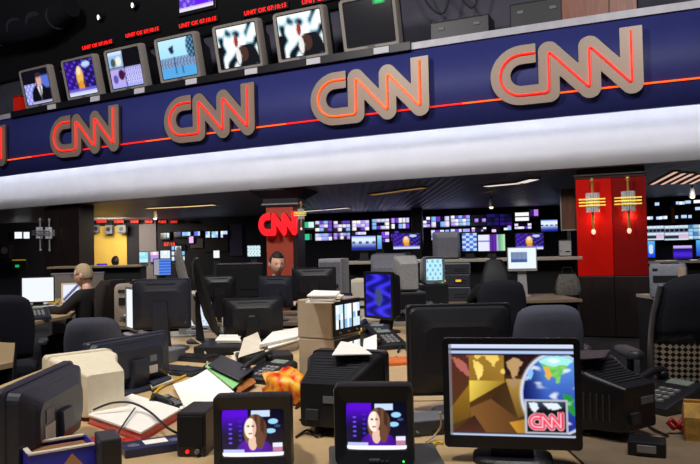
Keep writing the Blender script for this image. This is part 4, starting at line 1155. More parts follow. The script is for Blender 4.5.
def hand(wr, d, side, down=Vector((0, 0, -1))):
    """palm and five bent fingers; d = direction from wrist to fingertips"""
    d = d.normalized(); lat = d.cross(down).normalized() * side; V = [wr, wr + d * .045, wr + d * .085]; E = [(0, 1), (1, 2)]; Rr = [(.024, .017), (.036, .015), (.034, .013)]
    out = [skin_mesh(V, E, Rr, 'palm', 1)]
    for k, (off, L) in enumerate(((-.028, .070), (-.010, .080), (.009, .075), (.027, .058))):
        b0 = wr + d * .075 + lat * off; V = [b0, b0 + d * L * .45 + down * .004, b0 + d * L * .75 + down * .02, b0 + d * L * .9 + down * .042]
        out.append(skin_mesh(V, [(0, 1), (1, 2), (2, 3)], [.010, .0095, .009, .0075], 'finger', 1))
    b0 = wr + d * .03 - lat * .026; V = [b0, b0 + d * .03 - lat * .025 + down * .006, b0 + d * .06 - lat * .03 + down * .014]
    out.append(skin_mesh(V, [(0, 1), (1, 2)], [.013, .011, .008], 'thumb', 1)); return out
def person(label, loc, rz, skin, hair_m, top_m, leg_m=BLKF, head_yaw=0.0, head_pitch=.1, lean=.0, reach=.42, hz=.80, hair='short', glasses=False, seat=.47, s=1.0, hands=True, long=False):
    t = thing('person', label, 'person', tuple(loc), rz)
    ln = lambda z: -lean * (z - seat) / .55
    def sp(z): return Vector((0, .02 + ln(z), z))
    pel, bel, che, nk, hb = sp(seat + .08), sp(seat + .26), sp(seat + .44), sp(seat + .60), sp(seat + .67)
    hc = hb + Vector((0, -.035, .07)) * s
    V = [pel, bel, che, nk, hb]; E = [(0, 1), (1, 2), (2, 3), (3, 4)]; RB = [(.125, .09), (.11, .08), (.115, .075), (.056, .056), (.052, .052)]
    cloth = [];
    arms = []
    for sd in (-1, 1):
        sh = che + Vector((sd * .19, .0, .085)); el = Vector((sd * .25, che.y - .14, hz + .02)); wr = Vector((sd * .15, che.y - reach, hz + .035))
        arms.append((sh, el, wr))
        i = len(V); V += [sh, (sh + el) / 2, el, (el + wr) / 2, wr]; E += [(2, i), (i, i + 1), (i + 1, i + 2), (i + 2, i + 3), (i + 3, i + 4)]; RB += [.040, .038, .034, .033, .025]
        hp = pel + Vector((sd * .09, -.02, -.02)); kn = Vector((sd * .12, pel.y - .44, seat + .07)); an = Vector((sd * .12, pel.y - .40, .09)); to = Vector((sd * .13, pel.y - .52, .035))
        i = len(V); V += [hp, (hp + kn) / 2, kn, (kn + an) / 2, an, to]; E += [(0, i), (i, i + 1), (i + 1, i + 2), (i + 2, i + 3), (i + 3, i + 4), (i + 4, i + 5)]; RB += [.07, .062, .048, .044, .034, .03]
    vs, fs = skin_mesh(V, E, RB, 'body', 2)
    def join(g):
        o = len(vs); vs.extend(g[0]); fs.extend([tuple(q + o for q in f) for f in g[1]])
    hv, hf, HM = head_geo(hc, head_yaw, head_pitch, s); join((hv, hf))
    for sd in (-1, 1):
        e = MB().ball((sd * .074, .012, -.005), (.010, .020, .032)); join(([HM @ (Vector(p) * s) for p in e.v], e.f))
    if hands:
        for sd, a in zip((-1, 1), arms):
            for g in hand(a[2], (a[2] - a[1]) * Vector((1, 1, .3)), sd): join(g)
    remeshed('body', vs, fs, skin, t)
    # clothing
    Vt = [pel + Vector((0, 0, -.02)), bel, che, nk + Vector((0, .008, .0))]; Et = [(0, 1), (1, 2), (2, 3)]; Rt = [(.172, .130), (.165, .122), (.195, .130), (.092, .088)]
    for sh, el, wr in arms:
        i = len(Vt); w2 = el + (wr - el) * .92; Vt += [sh, (sh + el) / 2, el, (el + w2) / 2, w2]; Et += [(2, i), (i, i + 1), (i + 1, i + 2), (i + 2, i + 3), (i + 3, i + 4)]; Rt += [.078, .064, .056, .050, .040]
    a = skin_mesh(Vt, Et, Rt, 'shirt', 2); MB().add(a[0], a[1], 0, True).build('jacket', top_m, t)
    Vp = [pel + Vector((0, 0, -.01))]; Ep = []; Rp = [(.165, .125)]
    for sd in (-1, 1):
        hp = pel + Vector((sd * .09, -.02, -.02)); kn = Vector((sd * .12, pel.y - .44, seat + .07)); an = Vector((sd * .12, pel.y - .40, .11))
        i = len(Vp); Vp += [hp, (hp + kn) / 2, kn, (kn + an) / 2, an]; Ep += [(0, i), (i, i + 1), (i + 1, i + 2), (i + 2, i + 3), (i + 3, i + 4)]; Rp += [.1, .09, .07, .064, .055]
        sm_ = MB(); to = Vector((sd * .13, pel.y - .47, .05)); sm_.loft([[(to.x + p[0], to.y + .02 + p[2], z) for p in rrect(.095 * k, .26 * k, .045)] for z, k in ((0.0, 1), (.03, 1), (.07, .85), (.10, .5))], 0); sm_.build('shoe', BLK, t)
    a = skin_mesh(Vp, Ep, Rp, 'trousers', 2); MB().add(a[0], a[1], 0, True).build('trousers', leg_m, t)
    # hair
    low = -.45 if not long else -.9
    hvs, hfs, _ = head_geo(hc, head_yaw, head_pitch, s, 1.06, keep=lambda d: d.z > .50 or (d.z > .12 and d.y > -.42) or (d.y > -.05 + max(0, .25 - d.z) * .55 and d.z > low))
    used = sorted({i for f in hfs for i in f}); ix = {k: n_ for n_, k in enumerate(used)}
    ho = MB().add([hvs[k] for k in used], [tuple(ix[k] for k in f) for f in hfs], 0, True).build('hair', hair_m, t)
    sm = ho.modifiers.new('thick', 'SOLIDIFY'); sm.thickness = .014; sm.offset = -1
    if long:
        mb = MB(); mb.loft([[tuple(HM @ Vector((p[0], .055 + p[2], z))) for p in rrect(w_, d_, .05)] for z, w_, d_ in ((.06, .17, .12), (-.03, .24, .15), (-.14, .30, .14), (-.26, .30, .09))], 0); mb.build('hair_length', hair_m, t)
    ek = mat('eye_dark', '#1a1412', .2)
    for sd in (-1, 1):
        e = MB().ball((sd * .027, -.084, .011), (.012, .006, .006)); e.v = [tuple(HM @ (Vector(p) * s)) for p in e.v]; e.build('eye', ek, t)
    if glasses:
        mb = MB()
        for sd in (-1, 1):
            c_ = [(sd * .03 + .024 * math.cos(k * PI / 8), -.108, .008 + .018 * math.sin(k * PI / 8)) for k in range(17)]; mb.tube(c_, .0025, 0, 6); mb.tube([(sd * .054, -.108, .012), (sd * .078, .01, .012)], .0025, 0, 6)
        mb.v = [tuple(HM @ (Vector(p) * s)) for p in mb.v]; mb.build('glasses', BLK, t)
    return t
# ------------------------------------------------------------------ desks
Z = .75
def rect(x0, x1, y0, y1): return [(x0, y0), (x1, y0), (x1, y1), (x0, y1)]
def xy(p): return (p.x, p.y)
desk('beige-topped desk in the foreground carrying the two small televisions and the tape', rect(-1.75, .62, 1.25, 2.76), Z, WORK)
desk('desk in the right foreground under the black telephone, top coloured brown as dimmer lit', rect(.63, 1.5, 1.25, 2.80), Z, WORKD)  # dimmer light on this side put into a browner top colour
desk('beige-topped desk with the paper heaps and the two tan screen boxes', rect(-1.66, .50, 2.78, 5.45), Z, WORK, panels=False)
desk('beige desk where the grey-haired man works at the white screen', [xy(onz(12, 326, Z)), xy(onz(70, 315, Z)), xy(onz(92, 297.5, Z)), xy(onz(2, 300, Z))], Z, WORK, panels=False)
desk('corner of a wooden desk at the left picture edge', [xy(onz(-70, 380, Z)), xy(onz(13, 362, Z)), xy(onz(15, 343, Z)), xy(onz(-40, 340, Z))], Z, WORK)
desk('dark desk in front of the short-haired man, crowded with black screens', rect(-2.15, .0, 5.95, 7.1), Z, WORKD)
desk('cluttered desk with the grey tube monitors in the middle', rect(.03, 1.12, 5.75, 7.1), Z, WORKW)
desk('small dark desk below the stacked equipment with yellow lit buttons', rect(.74, 1.40, 7.55, 8.5), Z, WORKD)
desk('dark desk in front of the black-clad person seen from behind', rect(1.45, 2.55, 7.75, 8.8), Z, WORKD)
desk('grey desk under the printer right of the red pillar', rect(2.9, 4.6, 6.3, 7.15), .84, WORKW)
desk('far dark desk with the blue text screen at the left', rect(-3.6, -1.6, 10.3, 11.3), Z, WORKD)
desk('distant desk under the violet screen before the yellow wall', rect(-6.1, -4.9, 16.9, 17.6), Z, WORKD)
def console(label, x0, x1, y0, y1, z, top=WORKW):
    cx, cy = (x0 + x1) / 2, (y0 + y1) / 2; t = thing('console', label, 'console', (cx, cy, 0)); w, d = x1 - x0, y1 - y0
    MB().box((0, 0, z - .02), (w, d, .04), 0, .006).build('worktop', top, t)
    MB().box((0, d * .1, (z - .04) / 2), (w * .98, d * .6, z - .04), 0, .004).build('cabinet', DPAN, t)
    n = max(2, int(w / .8))
    for k in range(n): MB().box((-w * .49 + (k + .5) * w * .98 / n, -d * .2 - .008, z * .5), (w * .98 / n - .03, .014, z - .14), 0, .004).build('door', DIM, t)
    return t
console('long raised console with a pale top edge carrying the far flat screens', -.10, 3.0, 9.05, 9.75, 1.20)
console('raised console with a pale top edge right of the red pillar', 4.62, 7.2, 10.9, 11.5, 1.07)
console('distant dark console with three bright screens in a row', -5.6, -3.9, 12.9, 13.5, 1.16, WORKD)

# ------------------------------------------------------------------ foreground screens
gT = 'small black televisions on the front desk'
p = ond(258, 2.04, Z, .85)
crt('small_television', 'small black television showing a woman in violet, left one, behind the blue tape', p, R(0), .216, .208, .24, BLK, BLK, p_anchor, 110, 84, group=gT, sb=(.115, .115, .20, .20), curve=.008, es=1.05)
t = thing('tape_deck', 'low dark grey box that the right small television stands on', 'tape deck', ond(388, 1.80, Z, .78), R(2))
MB().box((0, 0, .024), (.30, .42, .044), 0, .006).build('case', mat('deck_grey', '#5a5a5c', .45, nscale=20), t)
MB().box((0, -.212, .024), (.26, .006, .03)).build('front_panel', BLK, t)
for k in range(4): MB().box((-.08 + k * .05, -.216, .022), (.03, .008, .012)).build('button', GRY, t)
p = ond(376, 1.92, Z + .048, .9)
crt('small_television', 'small black television showing a woman in violet, right one, on the grey deck', p, R(-5), .206, .205, .24, BLK, BLK, p_anchor, 110, 84, group=gT, sb=(.16, .10, .19, .24), curve=.008, es=1.05)
t = thing('speaker', 'small black loudspeaker with a red light left of the front television', 'speaker', ond(199, 2.16, Z, .82), R(-5))
MB().box((0, 0, .065), (.088, .16, .13), 0, .006).build('cabinet', BLK, t); MB().box((0, -.082, .075), (.075, .006, .09), 0, .002).build('grille', mat('grille_cloth', '#0c0c0f', .9), t)
MB().cyl((-.01, -.081, .017), (-.01, -.087, .017), .005).build('power_light', LEDR, t); MB().cyl((.02, -.081, .018), (.02, -.092, .018), .007).build('knob', GRY, t)
p = ond(511, 1.955, Z, .94)
lcd('black flat screen in front showing an amber world map and a globe', p, R(-11), .372, .304, .042, BLK, p_hero, 150, 118, bez=.017, chin=.016, th=.045, es=1.05, base=(.22, .17))
def tv_back(label, px, y, rz, w, h, d, tp=(.66, .62)):
    return crt('small_television', label, ond(px, y, Z, .86), rz, w, h, d, BLK, BLK, lambda u, v: (.02, .02, .03), 2, 2, group='black televisions seen from the back', taper=tp)
tv_back('black television seen from its vented back, behind the two small front televisions', 340, 2.40, R(160), .27, .245, .30)
tv_back('black television seen from its vented back, right of the world map screen', 600, 2.28, R(-146), .26, .235, .29)
# white sheet on top of the first vented set, dark folder on the second
o = sheet('paper_sheet', 'white sheet lying on the vented black television behind the front pair', 'paper', Q(.99, (332, 358), (372, 357), (358, 347), (341, 344)), .998, PAP, lift=(0, 0, 0, 0))
o = sheet('folder', 'dark grey folder lying on the vented television at the right', 'folder', Q(.985, (577, 362), (604, 360), (611, 352), (580, 353)), .990, DKG)
# monitors seen from behind on the left
lcd('dark flat monitor turned away at the left edge, nearest the tissue box', ond(37, 2.12, Z, .87), R(-87), .54, .235, .012, DKB, th=.07, sticker=(.20, -.14, .075, .05), base=(.30, .16), group='flat monitors seen from the back')
lcd('dark flat monitor with pale stickers turned away, behind the white domed monitor', ond(127, 3.14, Z, .87), R(-115), .50, .225, .012, DKB, th=.06, sticker=(-.19, -.20, .055, .035), base=(.28, .16), group='flat monitors seen from the back')
crt('tube_monitor', 'cream domed tube monitor seen from behind at the left', ond(90, 2.68, Z, .87), R(-135), .26, .225, .27, BEI, BEI, p_white, 4, 4, taper=(.60, .72), vents=False, rear_z=0)
lcd('large black flat monitor seen from behind, back of the world map screen', ond(459, 2.60, Z, .97), R(180), .388, .335, .058, BLK, th=.05, hump=False, base=(.22, .16), group='flat monitors seen from the back')
lcd('dark flat monitor with a slanted foot seen from behind, left of the leaning displays', ond(162, 4.45, Z, 1.0), R(186), .36, .32, .125, DKB, th=.05, sticker=(-.38, -.3, .03, .05), base=(.34, .26), group='flat monitors seen from the back')
lcd('flat monitor turned edge-on with a sliver of white picture, behind the empty grey chair', ond(131, 5.25, Z, .9), R(-58), .24, .32, .04, LGR, p_white, 4, 4, th=.05)
for px, y, hh, zb, tl, m, lab in ((187, 5.15, .60, .06, -13, LGR, 'tall pale-rimmed display seen edge-on, leaning left beside the paper desk'), (205, 4.75, .53, .05, -15, BLK, 'tall black display seen edge-on, leaning left against the pale-rimmed one')):
    lcd(lab, ond(px + 2, y, Z, 1.0), R(104), .30, hh, zb, m if px < 195 else BLK, th=.05, lean=0, tilt=R(tl), base=(.2, .2), group='tall displays seen edge-on')
lcd('small flat screen glowing white between the slanted foot and the leaning displays', ond(197, 5.38, Z, .85), R(-14), .24, .20, .03, LGR, lambda u, v: (.9, .95, 1) if math.sin(u * 30) * math.sin(v * 22) < .7 else (.4, .55, .9), 20, 16, th=.03)
lcd('black flat monitor with pale stickers seen from behind, over the heap of papers', ond(253, 4.8, Z, .88), R(188), .41, .275, .012, BLK, th=.055, sticker=(.02, -.2, .05, .045), base=(.25, .18), group='flat monitors seen from the back')
lcd('dark flat monitor seen from behind in front of the short-haired man', ond(276, 6.12, Z, 1.0), R(178), .30, .28, .11, DKB, th=.045, base=(.22, .18), group='flat monitors seen from the back')
lcd('wide black flat monitor seen from behind, right of the short-haired man', ond(314, 6.35, Z, 1.1), R(183), .40, .30, .15, BLK, th=.05, base=(.24, .2), group='flat monitors seen from the back')
equip('equipment_rack', 'tall black equipment cabinet left of the short-haired man', 'equipment', ond(240, 6.55, Z, 1.0), R(10), (.42, .4, .50), BLK, DIM, 3, 2)
lcd('black flat monitor seen from behind, left of the tall black cabinet', ond(219, 6.2, Z, 1.0), R(196), .30, .24, .16, BLK, th=.045, group='flat monitors seen from the back')

# ------------------------------------------------------------------ papers and clutter on the left
sheet('paper_sheet', 'large white sheet spread over the desk beside the black telephone', 'paper', Q(.762, (189, 419), (234, 394), (210, 370), (173, 388)), .765, PAP, curl=.01)
paper_stack('thin pad of white paper under the large spread sheet', Q(Z, (192, 412), (228, 394), (210, 378), (180, 391)), Z, .012)
sheet('folder', 'light green folder peeking out under the charcoal folder', 'folder', Q(.77, (233, 392), (242, 384), (217, 362), (205, 369)), .782, mat('green_card', '#8fd08a', .7, noise=.03))
sheet('folder', 'charcoal folder lying open over the green one', 'folder', Q(.79, (239, 383), (254, 372), (222, 358), (208, 368)), .800, DKG, th=.006)
paper_stack('stack of loose paper carrying the green and charcoal folders', Q(Z, (230, 390), (252, 376), (226, 362), (208, 372)), Z, .03, PAP2)
sheet('magazine', 'brown and orange magazine right of the charcoal folder', 'magazine', Q(.77, (236, 395), (256, 383), (252, 375), (238, 386)), .770, mat('brown_print', '#a0622e', .5, nscale=60, noise=.6))
q = ond(288, 2.80, Z, .78); mb = MB(); mb.ball((0, 0, .045), (.075, .065, .048), 0, 18, 12)
rg = random.Random(4); mb.v = [(x * (1 + .25 * math.sin(9 * z / .05 + x * 60)), y * (1 + .2 * math.sin(x * 70)), max(.0, z + .012 * math.sin(x * 80 + y * 60))) for x, y, z in mb.v]
ob = bpy.data.materials.new('orange_foil'); ob.use_nodes = True; nt = ob.node_tree; b = nt.nodes['Principled BSDF']; b.inputs['Roughness'].default_value = .35
tc = nt.nodes.new('ShaderNodeTexCoord'); n = nt.nodes.new('ShaderNodeTexNoise'); n.inputs['Scale'].default_value = 26; r = nt.nodes.new('ShaderNodeValToRGB')
r.color_ramp.elements[0].color = lin(hx('#d81e08')) + (1,); r.color_ramp.elements[1].color = lin(hx('#ffc030')) + (1,); r.color_ramp.elements[0].position = .42; r.color_ramp.elements[1].position = .62
nt.links.new(tc.outputs['Object'], n.inputs['Vector']); nt.links.new(n.outputs['Fac'], r.inputs['Fac']); nt.links.new(r.outputs['Color'], b.inputs['Base Color'])
t = thing('snack_bag', 'crumpled shiny orange and red snack bag behind the left front television', 'bag', q, R(20)); t.scale = (1.15, 1.5, 1.35); mb.build('pouch', ob, t)
MB().loft([[(x, .055 + y, z) for x, y, z in ((-.06, 0, .05), (.06, 0, .05), (.06, .006, .05), (-.06, .006, .05))], [(x, .085 + y, z) for x, y, z in ((-.066, 0, .075), (.066, 0, .08), (.066, .004, .08), (-.066, .004, .075))]], 0, smooth=False).build('crimped_seal', ob, t)
telephone('black telephone between the folders and the orange bag', ond(268, 3.30, Z), R(-35), .95)
telephone('black telephone with a white label beside the spread sheet', ond(169, 2.74, Z), R(60), .5)
# paper heap further back
paper_stack('tall heap of white papers in front of the stickered black monitor', Q(Z, (262, 360), (297, 350), (303, 338), (270, 345)), Z, .085, PAP, 9)
sheet('paper_sheet', 'cream sheet propped up on the dark tray by the paper heap', 'paper', Q(.79, (238, 360), (264, 352), (258, 344), (244, 349)), .80, PAP2, lift=(0, 0, .06, .05))
equip('letter_tray', 'low black letter tray below the heap of papers', 'tray', ond(264, 3.85, Z), R(12), (.30, .20, .045), BLK, DIM, 1, 0)
paper_stack('short pile of cream papers at the left end of the heap', Q(Z, (232, 366), (256, 361), (254, 353), (234, 356)), Z, .025, PAP2, 4)
keyboard('black keyboard lying under the monitor with the slanted foot', ond(190, 3.98, Z), R(-28), BLK, .36)
keyboard('dark grey keyboard lying left of the short pile of papers', ond(178, 3.55, Z), R(-30), DKG, .32)
# white binder with red edge, tape, box
t = thing('binder', 'thick white binder with a red lower edge left of the tape', 'binder', (0, 0, 0)); q4 = Q(Z, (88, 424), (141, 443), (181, 418), (132, 402)); c = sum((Vector(q) for q in q4), Vector()) / 4; t.location = c
L4 = [(p.x - c.x, p.y - c.y) for p in q4]
mb = MB(); mb.prism(L4, .0, .006); mb.build('back_cover', mat('red_card', '#c8302c', .5), t)
mb = MB(); mb.prism([(x * .97, y * .97) for x, y in L4], .006, .028); mb.build('pages', mat('pinkish_pages', '#e07a70', .7), t)
mb = MB(); mb.prism(L4, .028, .034); mb.build('front_cover', PAP, t)
t = thing('video_tape', 'dark blue video tape with a white label in front of the binder', 'tape', onz(154, 450, Z), R(28))
MB().box((0, 0, .0125), (.19, .105, .025), 0, .003).build('shell', mat('tape_blue', '#262c4c', .4), t); MB().box((.005, .004, .0256), (.07, .05, .001)).build('label', PAP, t)
for sx in (-1, 1): MB().cyl((sx * .062, -.01, .0246), (sx * .062, -.01, .0262), .018).build('reel_window', mat('reel_grey', '#6c7088', .3), t)
t = thing('tissue_box', 'dark blue box with a tan diamond and an open brown top', 'box', ond(57, 1.93, Z, .84), R(34))
t.scale = (.84, 1.05, .80)
bl = mat('box_blue', '#2a2fc0', .45, noise=.05)
for c_, d_ in (((0, -.06, .055), (.20, .004, .11)), ((0, .06, .055), (.20, .004, .11)), ((-.1, 0, .055), (.004, .12, .11)), ((.1, 0, .055), (.004, .12, .11))): MB().box(c_, d_).build('side_panel', bl, t)
MB().box((0, 0, .09), (.19, .112, .004)).build('cardboard_filling', mat('brown_card', '#8a6040', .9, nscale=50), t)
mb = MB()
for c_, d_ in (((0, -.056, .108), (.20, .016, .006)), ((0, .056, .108), (.20, .016, .006)), ((-.094, 0, .108), (.016, .10, .006))): mb.box(c_, d_)
mb.build('rim', PAP2, t)
dm = MB(); dm.loft([[(.03 + .032 * math.cos(k * PI / 2), -.0625, .05 + .04 * math.sin(k * PI / 2)) for k in range(4)], [(.03 + .032 * math.cos(k * PI / 2), -.064, .05 + .04 * math.sin(k * PI / 2)) for k in range(4)]], 0, smooth=False); dm.build('diamond_mark', mat('tan_print', '#b98a5c', .6), t)
t = thing('adapter_box', 'dark grey upright box between the tissue box and the tape', 'box', ond(108, 1.93, Z, .82), R(28))
MB().box((0, 0, .055), (.055, .11, .11), 0, .004).build('case', DKG, t); MB().box((0, -.057, .055), (.045, .006, .09)).build('front_panel', BLK, t)
sheet('leaflet', 'red leaflet wedged behind the dark grey upright box', 'leaflet', Q(Z, (84, 447), (124, 447), (140, 440), (92, 438)), Z + .002, mat('red_print', '#c0301c', .5, noise=.3))
BLKC = mat('black_rubber', '#101012', .5)
YEL = mat('yellow_rubber', '#d8b018', .5); BEC = mat('beige_rubber', '#b9a88a', .5)
def cab(label, pts, r, m): return cable(label, [onz(a, b_, z) for a, b_, z in pts], r, m)
cab('black cable arching over the white binder', [(93, 410, .80), (112, 403, .82), (132, 403, .815), (150, 412, .80), (168, 428, .80), (184, 436, .765)], .004, BLKC)
cab('thin black cable crossing the binder toward the tissue box', [(135, 408, .80), (125, 422, .795), (116, 437, .79)], .0028, BLKC)
cab('yellow cable behind the binder', [(126, 414, .755), (142, 405, .757), (152, 396, .757), (160, 388, .757), (178, 379, .757), (200, 369, .757)], .006, YEL)
cab('black cable tangle between the two small televisions, upper strand', [(300, 420, .755), (312, 415, .756), (322, 421, .758), (332, 416, .756)], .004, BLKC)
cab('black cable tangle between the two small televisions, lower strand', [(296, 437, .755), (308, 430, .757), (318, 436, .758), (330, 428, .757), (336, 434, .755)], .004, BLKC)
cab('beige looping cable behind the world map screen', [(440, 412, .85), (441, 420, .82), (440, 428, .79), (434, 436, .765), (426, 442, .757)], .003, BEC)
cab('beige cable curling down by the slanted monitor foot', [(191, 338, .80), (202, 345, .79), (206, 356, .76), (208, 366, .757)], .006, BEC)
equip('router_box', 'small grey electronic box between the right television and the map screen', 'box', ond(424, 2.32, Z, .78), R(15), (.14, .12, .05), GRY, DKG, 1, 1)
cab('yellow cable end poking out under the map screen', [(432, 447, .755), (437, 442, .757), (443, 443, .757)], .004, YEL)

# ------------------------------------------------------------------ tan screen boxes and middle clutter
gq = 'tan boxes with three little screens'
quad_box('lower tan box with three little white screens, under its twin', ond(330, 3.45, Z, .84), R(64), gq)
quad_box('upper tan box with three little white screens, carrying papers', ond(329, 3.45, Z + .185, 1.03), R(62), gq)
paper_stack('white block of papers on the upper tan screen box', Q(1.12, (309, 303), (338, 303), (341, 298), (314, 297)), Z + .37, .035)
telephone('black telephone with a curled cord right of the tan screen boxes', ond(384, 4.3, Z), R(20), 1.1)
telephone('dark telephone behind the one with the curled cord', ond(372, 4.75, Z), R(-15), 1.0, DKG)
t = thing('sticky_notes', 'small yellow block of notes beside the tan screen boxes', 'notes', ond(366, 4.45, Z), R(20)); MB().box((0, 0, .05), (.08, .08, .10), 0, .004).build('pad', YEL, t); MB().box((0, 0, .101), (.076, .076, .002)).build('top_note', mat('pale_yellow', '#f0d860', .8), t)
sheet('paper_sheet', 'white sheet folded upright beside the lower tan screen box', 'paper', Q(Z, (362, 362), (377, 360), (377, 350), (364, 350)), Z + .002, PAP, lift=(.0, .03, .09, .06))
sheet('booklet', 'orange booklet lying in front of the curled-cord telephone', 'booklet', Q(Z, (376, 367), (408, 365), (408, 359), (384, 360)), Z + .003, mat('orange_card', '#d06a2c', .6), th=.012)
paper_stack('flat pile of cream papers on the desk behind the telephones', Q(Z, (360, 327), (392, 326), (388, 320), (366, 321)), Z, .06, PAP2, 4)
cab('black curled telephone cord beside the map monitor', [(398, 352, .757), (402, 345, .77), (408, 352, .757), (405, 360, .757), (396, 357, .757)], .006, BLKC)
lcd('dark monitor with a deep blue picture turned to the left', ond(379, 5.05, Z, 1.0), R(-55), .34, .34, .10, BLK, p_blue, 24, 24, th=.10, bez=.02, base=(.22, .2))
grc = 'grey tube monitors in the middle'
def grey_back(label, px, y, z, rz, w, h, d, m, zc): return crt('tube_monitor', label, ond(px, y, z, zc), rz, w, h, d, m, m, p_white, 4, 4, group=grc, taper=(.75, .78), vents=False)
grey_back('big grey tube monitor seen from behind over the deep blue picture', 388, 6.5, Z, R(172), .34, .56, .36, GRY, 1.15)
t = equip('equipment_box', 'dark grey box under the pale grey tube monitor', 'equipment', ond(408, 5.95, Z, .9), R(5), (.26, .3, .24), DKG, BLK, 1, 2)
grey_back('pale grey tube monitor seen from behind on a dark box', 407, 5.95, Z + .243, R(186), .20, .30, .26, LGR, 1.15)
equip('computer_tower', 'pale grey upright computer right of the wide black monitor', 'computer', ond(334, 6.85, Z, 1.2), R(-12), (.22, .36, .52), LGR, GRY, 2, 0)
equip('computer_tower', 'slim beige computer tower left of the big grey tube monitor', 'computer', ond(361, 6.3, Z, 1.0), R(-8), (.13, .36, .34), BEI, PAP2, 2, 0)
lcd('small screen with a violet picture left of the beige tower', ond(349, 5.9, Z, .95) , R(8), .14, .14, .10, DKB, p_blue, 10, 8, base=(.14, .12)).location.x = -.06
t = equip('equipment_box', 'black box under the small television with a cyan picture', 'equipment', ond(430, 6.7, Z, .9), R(15), (.26, .3, .26), BLK, DIM, 1, 2)
crt('tube_monitor', 'grey small television with a bright cyan picture in the middle', ond(430, 6.7, Z + .263, 1.17), R(14), .20, .26, .26, LGR, GRY, lambda u, v: (.75, .95, 1) if math.sin(u * 20) * math.sin(v * 16) < .5 else (.35, .6, .8), 16, 16, group=grc, vents=False)
grey_back('grey tube monitor seen from behind on the raised console', 447, 9.40, 1.20, R(176), .37, .37, .36, GRY, 1.38)
yl = mat('yellow_button', '#ffb838', .4, emis='#ff9c20', es=.9, noise=0)
pz = Z
for k, (h_, lab, li) in enumerate(((.16, 'lowest grey unit of the equipment stack under the console', ()), (.14, 'middle dark unit of the equipment stack with two amber buttons', ((-.3, .5, yl), (.15, .5, yl))), (.12, 'topmost grey unit of the equipment stack under the console', ()))):
    equip('equipment_unit', lab, 'equipment', ond(453, 8.0, pz, pz + .1), R(-8), (.38, .36, h_), GRY if k != 1 else DKG, DKG, 2, 2 if k != 1 else 0, li, 'stacked equipment with amber buttons'); pz += h_ + .002
t = thing('file_box', 'small orange-red cardboard box in front of the cyan television', 'box', ond(431, 5.86, Z, .8), R(35)); MB().box((0, 0, .045), (.20, .10, .09), 0, .003).build('body', mat('orange_box', '#c8501c', .6), t); MB().box((0, 0, .098), (.205, .105, .014), 0, .003).build('lid', PAP2, t)
def cup(label, loc, m, r=.036, h=.10):
    t = thing('cup', label, 'cup', loc); MB().lathe([(r * .8, 0), (r, h), (r * .93, h), (r * .72, .006)], 0, 20).build('body', m, t)
    MB().tube([(r * .9, 0, h * .8), (r * 1.6, 0, h * .75), (r * 1.7, 0, h * .4), (r * .9, 0, h * .25)], .005).build('handle', m, t); return t
cup('teal cup beside the orange-red box', ond(446, 5.85, Z), mat('teal_glaze', '#3c7a86', .3)); 
cup('red cup on the grey-haired man\'s desk under the white screen', ond(21, 8.0, Z), REDP, .04, .12)
telephone('dark telephone on the cluttered desk below the stacked equipment', ond(452, 6.0, Z), R(10), 1.0, DKG)
paper_stack('low pile of papers on the cluttered desk beside the dark telephone', Q(Z, (455, 318), (472, 317), (470, 311), (457, 311)), Z, .04)

# ------------------------------------------------------------------ flat screens on the raised console
gC = 'flat screens on the raised console'
def cons(x0, x1, y0, y1, fn, nx, ny, lab, y=9.4, z=1.20, rz=None, case=BLK, g=gC):
    k = y / 700; w = (x1 - x0) * k + .02; c = ond((x0 + x1) / 2, y, z, 1.3); zt = zof((x0 + x1) / 2, y0, y) + .01; zb_ = zof((x0 + x1) / 2, y1, y) - .01
    lcd(lab, c, face_cam(c) if rz is None else rz, w, zt - zb_, max(.02, zb_ - z), case, fn, nx, ny, bez=.012, group=g, th=.035, base=(min(.2, w), .14))
cons(352, 376, 236, 250, p_sky, 24, 14, 'console screen with white clouds over deep blue, leftmost of the wide ones')
cons(377.5, 382, 235.5, 249, lambda u, v: mix((.3, .5, .9), (.6, .9, 1), v), 4, 8, 'narrow light blue console screen between the clouds and the newsreader', y=9.5)
cons(393.5, 420, 233.5, 249, p_blonde, 28, 18, 'console screen with a yellow-clad newsreader on violet, left of the black pole')
cons(462.5, 477, 233, 251, lambda u, v: (.75, .85, 1) if (int(u * 4) + int(v * 7)) % 2 else (.3, .45, .8), 12, 14, 'console screen with a pale blue chequer page, right of the grey set rear')
cons(478.5, 505, 234.5, 251, p_tri, 28, 18, 'console screen in three bands of white, violet and green')
cons(516.5, 543, 233.5, 249.5, p_blonde, 28, 18, 'console screen with a yellow-clad newsreader on violet, above the white page')
lcd('bright white page screen with a dark picture, beside the black-clad person', ond(522, 8.35, Z, 1.2), R(-6), .345, .285, .305, LGR, p_page, 40, 32, bez=.01, chin=.02, base=(.2, .16))
equip('equipment_box', 'pale grey box on the console end beside the wood board', 'equipment', ond(565, 9.4, 1.2, 1.3), R(-15), (.16, .2, .22), DKG, LGR, 1, 1)
t = thing('handbag', 'crumpled grey cloth bag on the dark desk left of the red pillar', 'bag', ond(568, 8.5, Z), 0)
mb = MB(); mb.loft([[(p_[0], p_[2], z) for p_ in rrect(w_, d_, .05)] for z, w_, d_ in ((0, .26, .16), (.06, .30, .19), (.18, .26, .15), (.25, .20, .06))], 0); mb.build('pouch', mat('grey_canvas', '#6a655e', .9, nscale=30, noise=.3), t)
MB().tube([(-.07, 0, .24), (-.05, 0, .33), (.05, 0, .33), (.07, 0, .24)], .008).build('strap', BLKF, t)

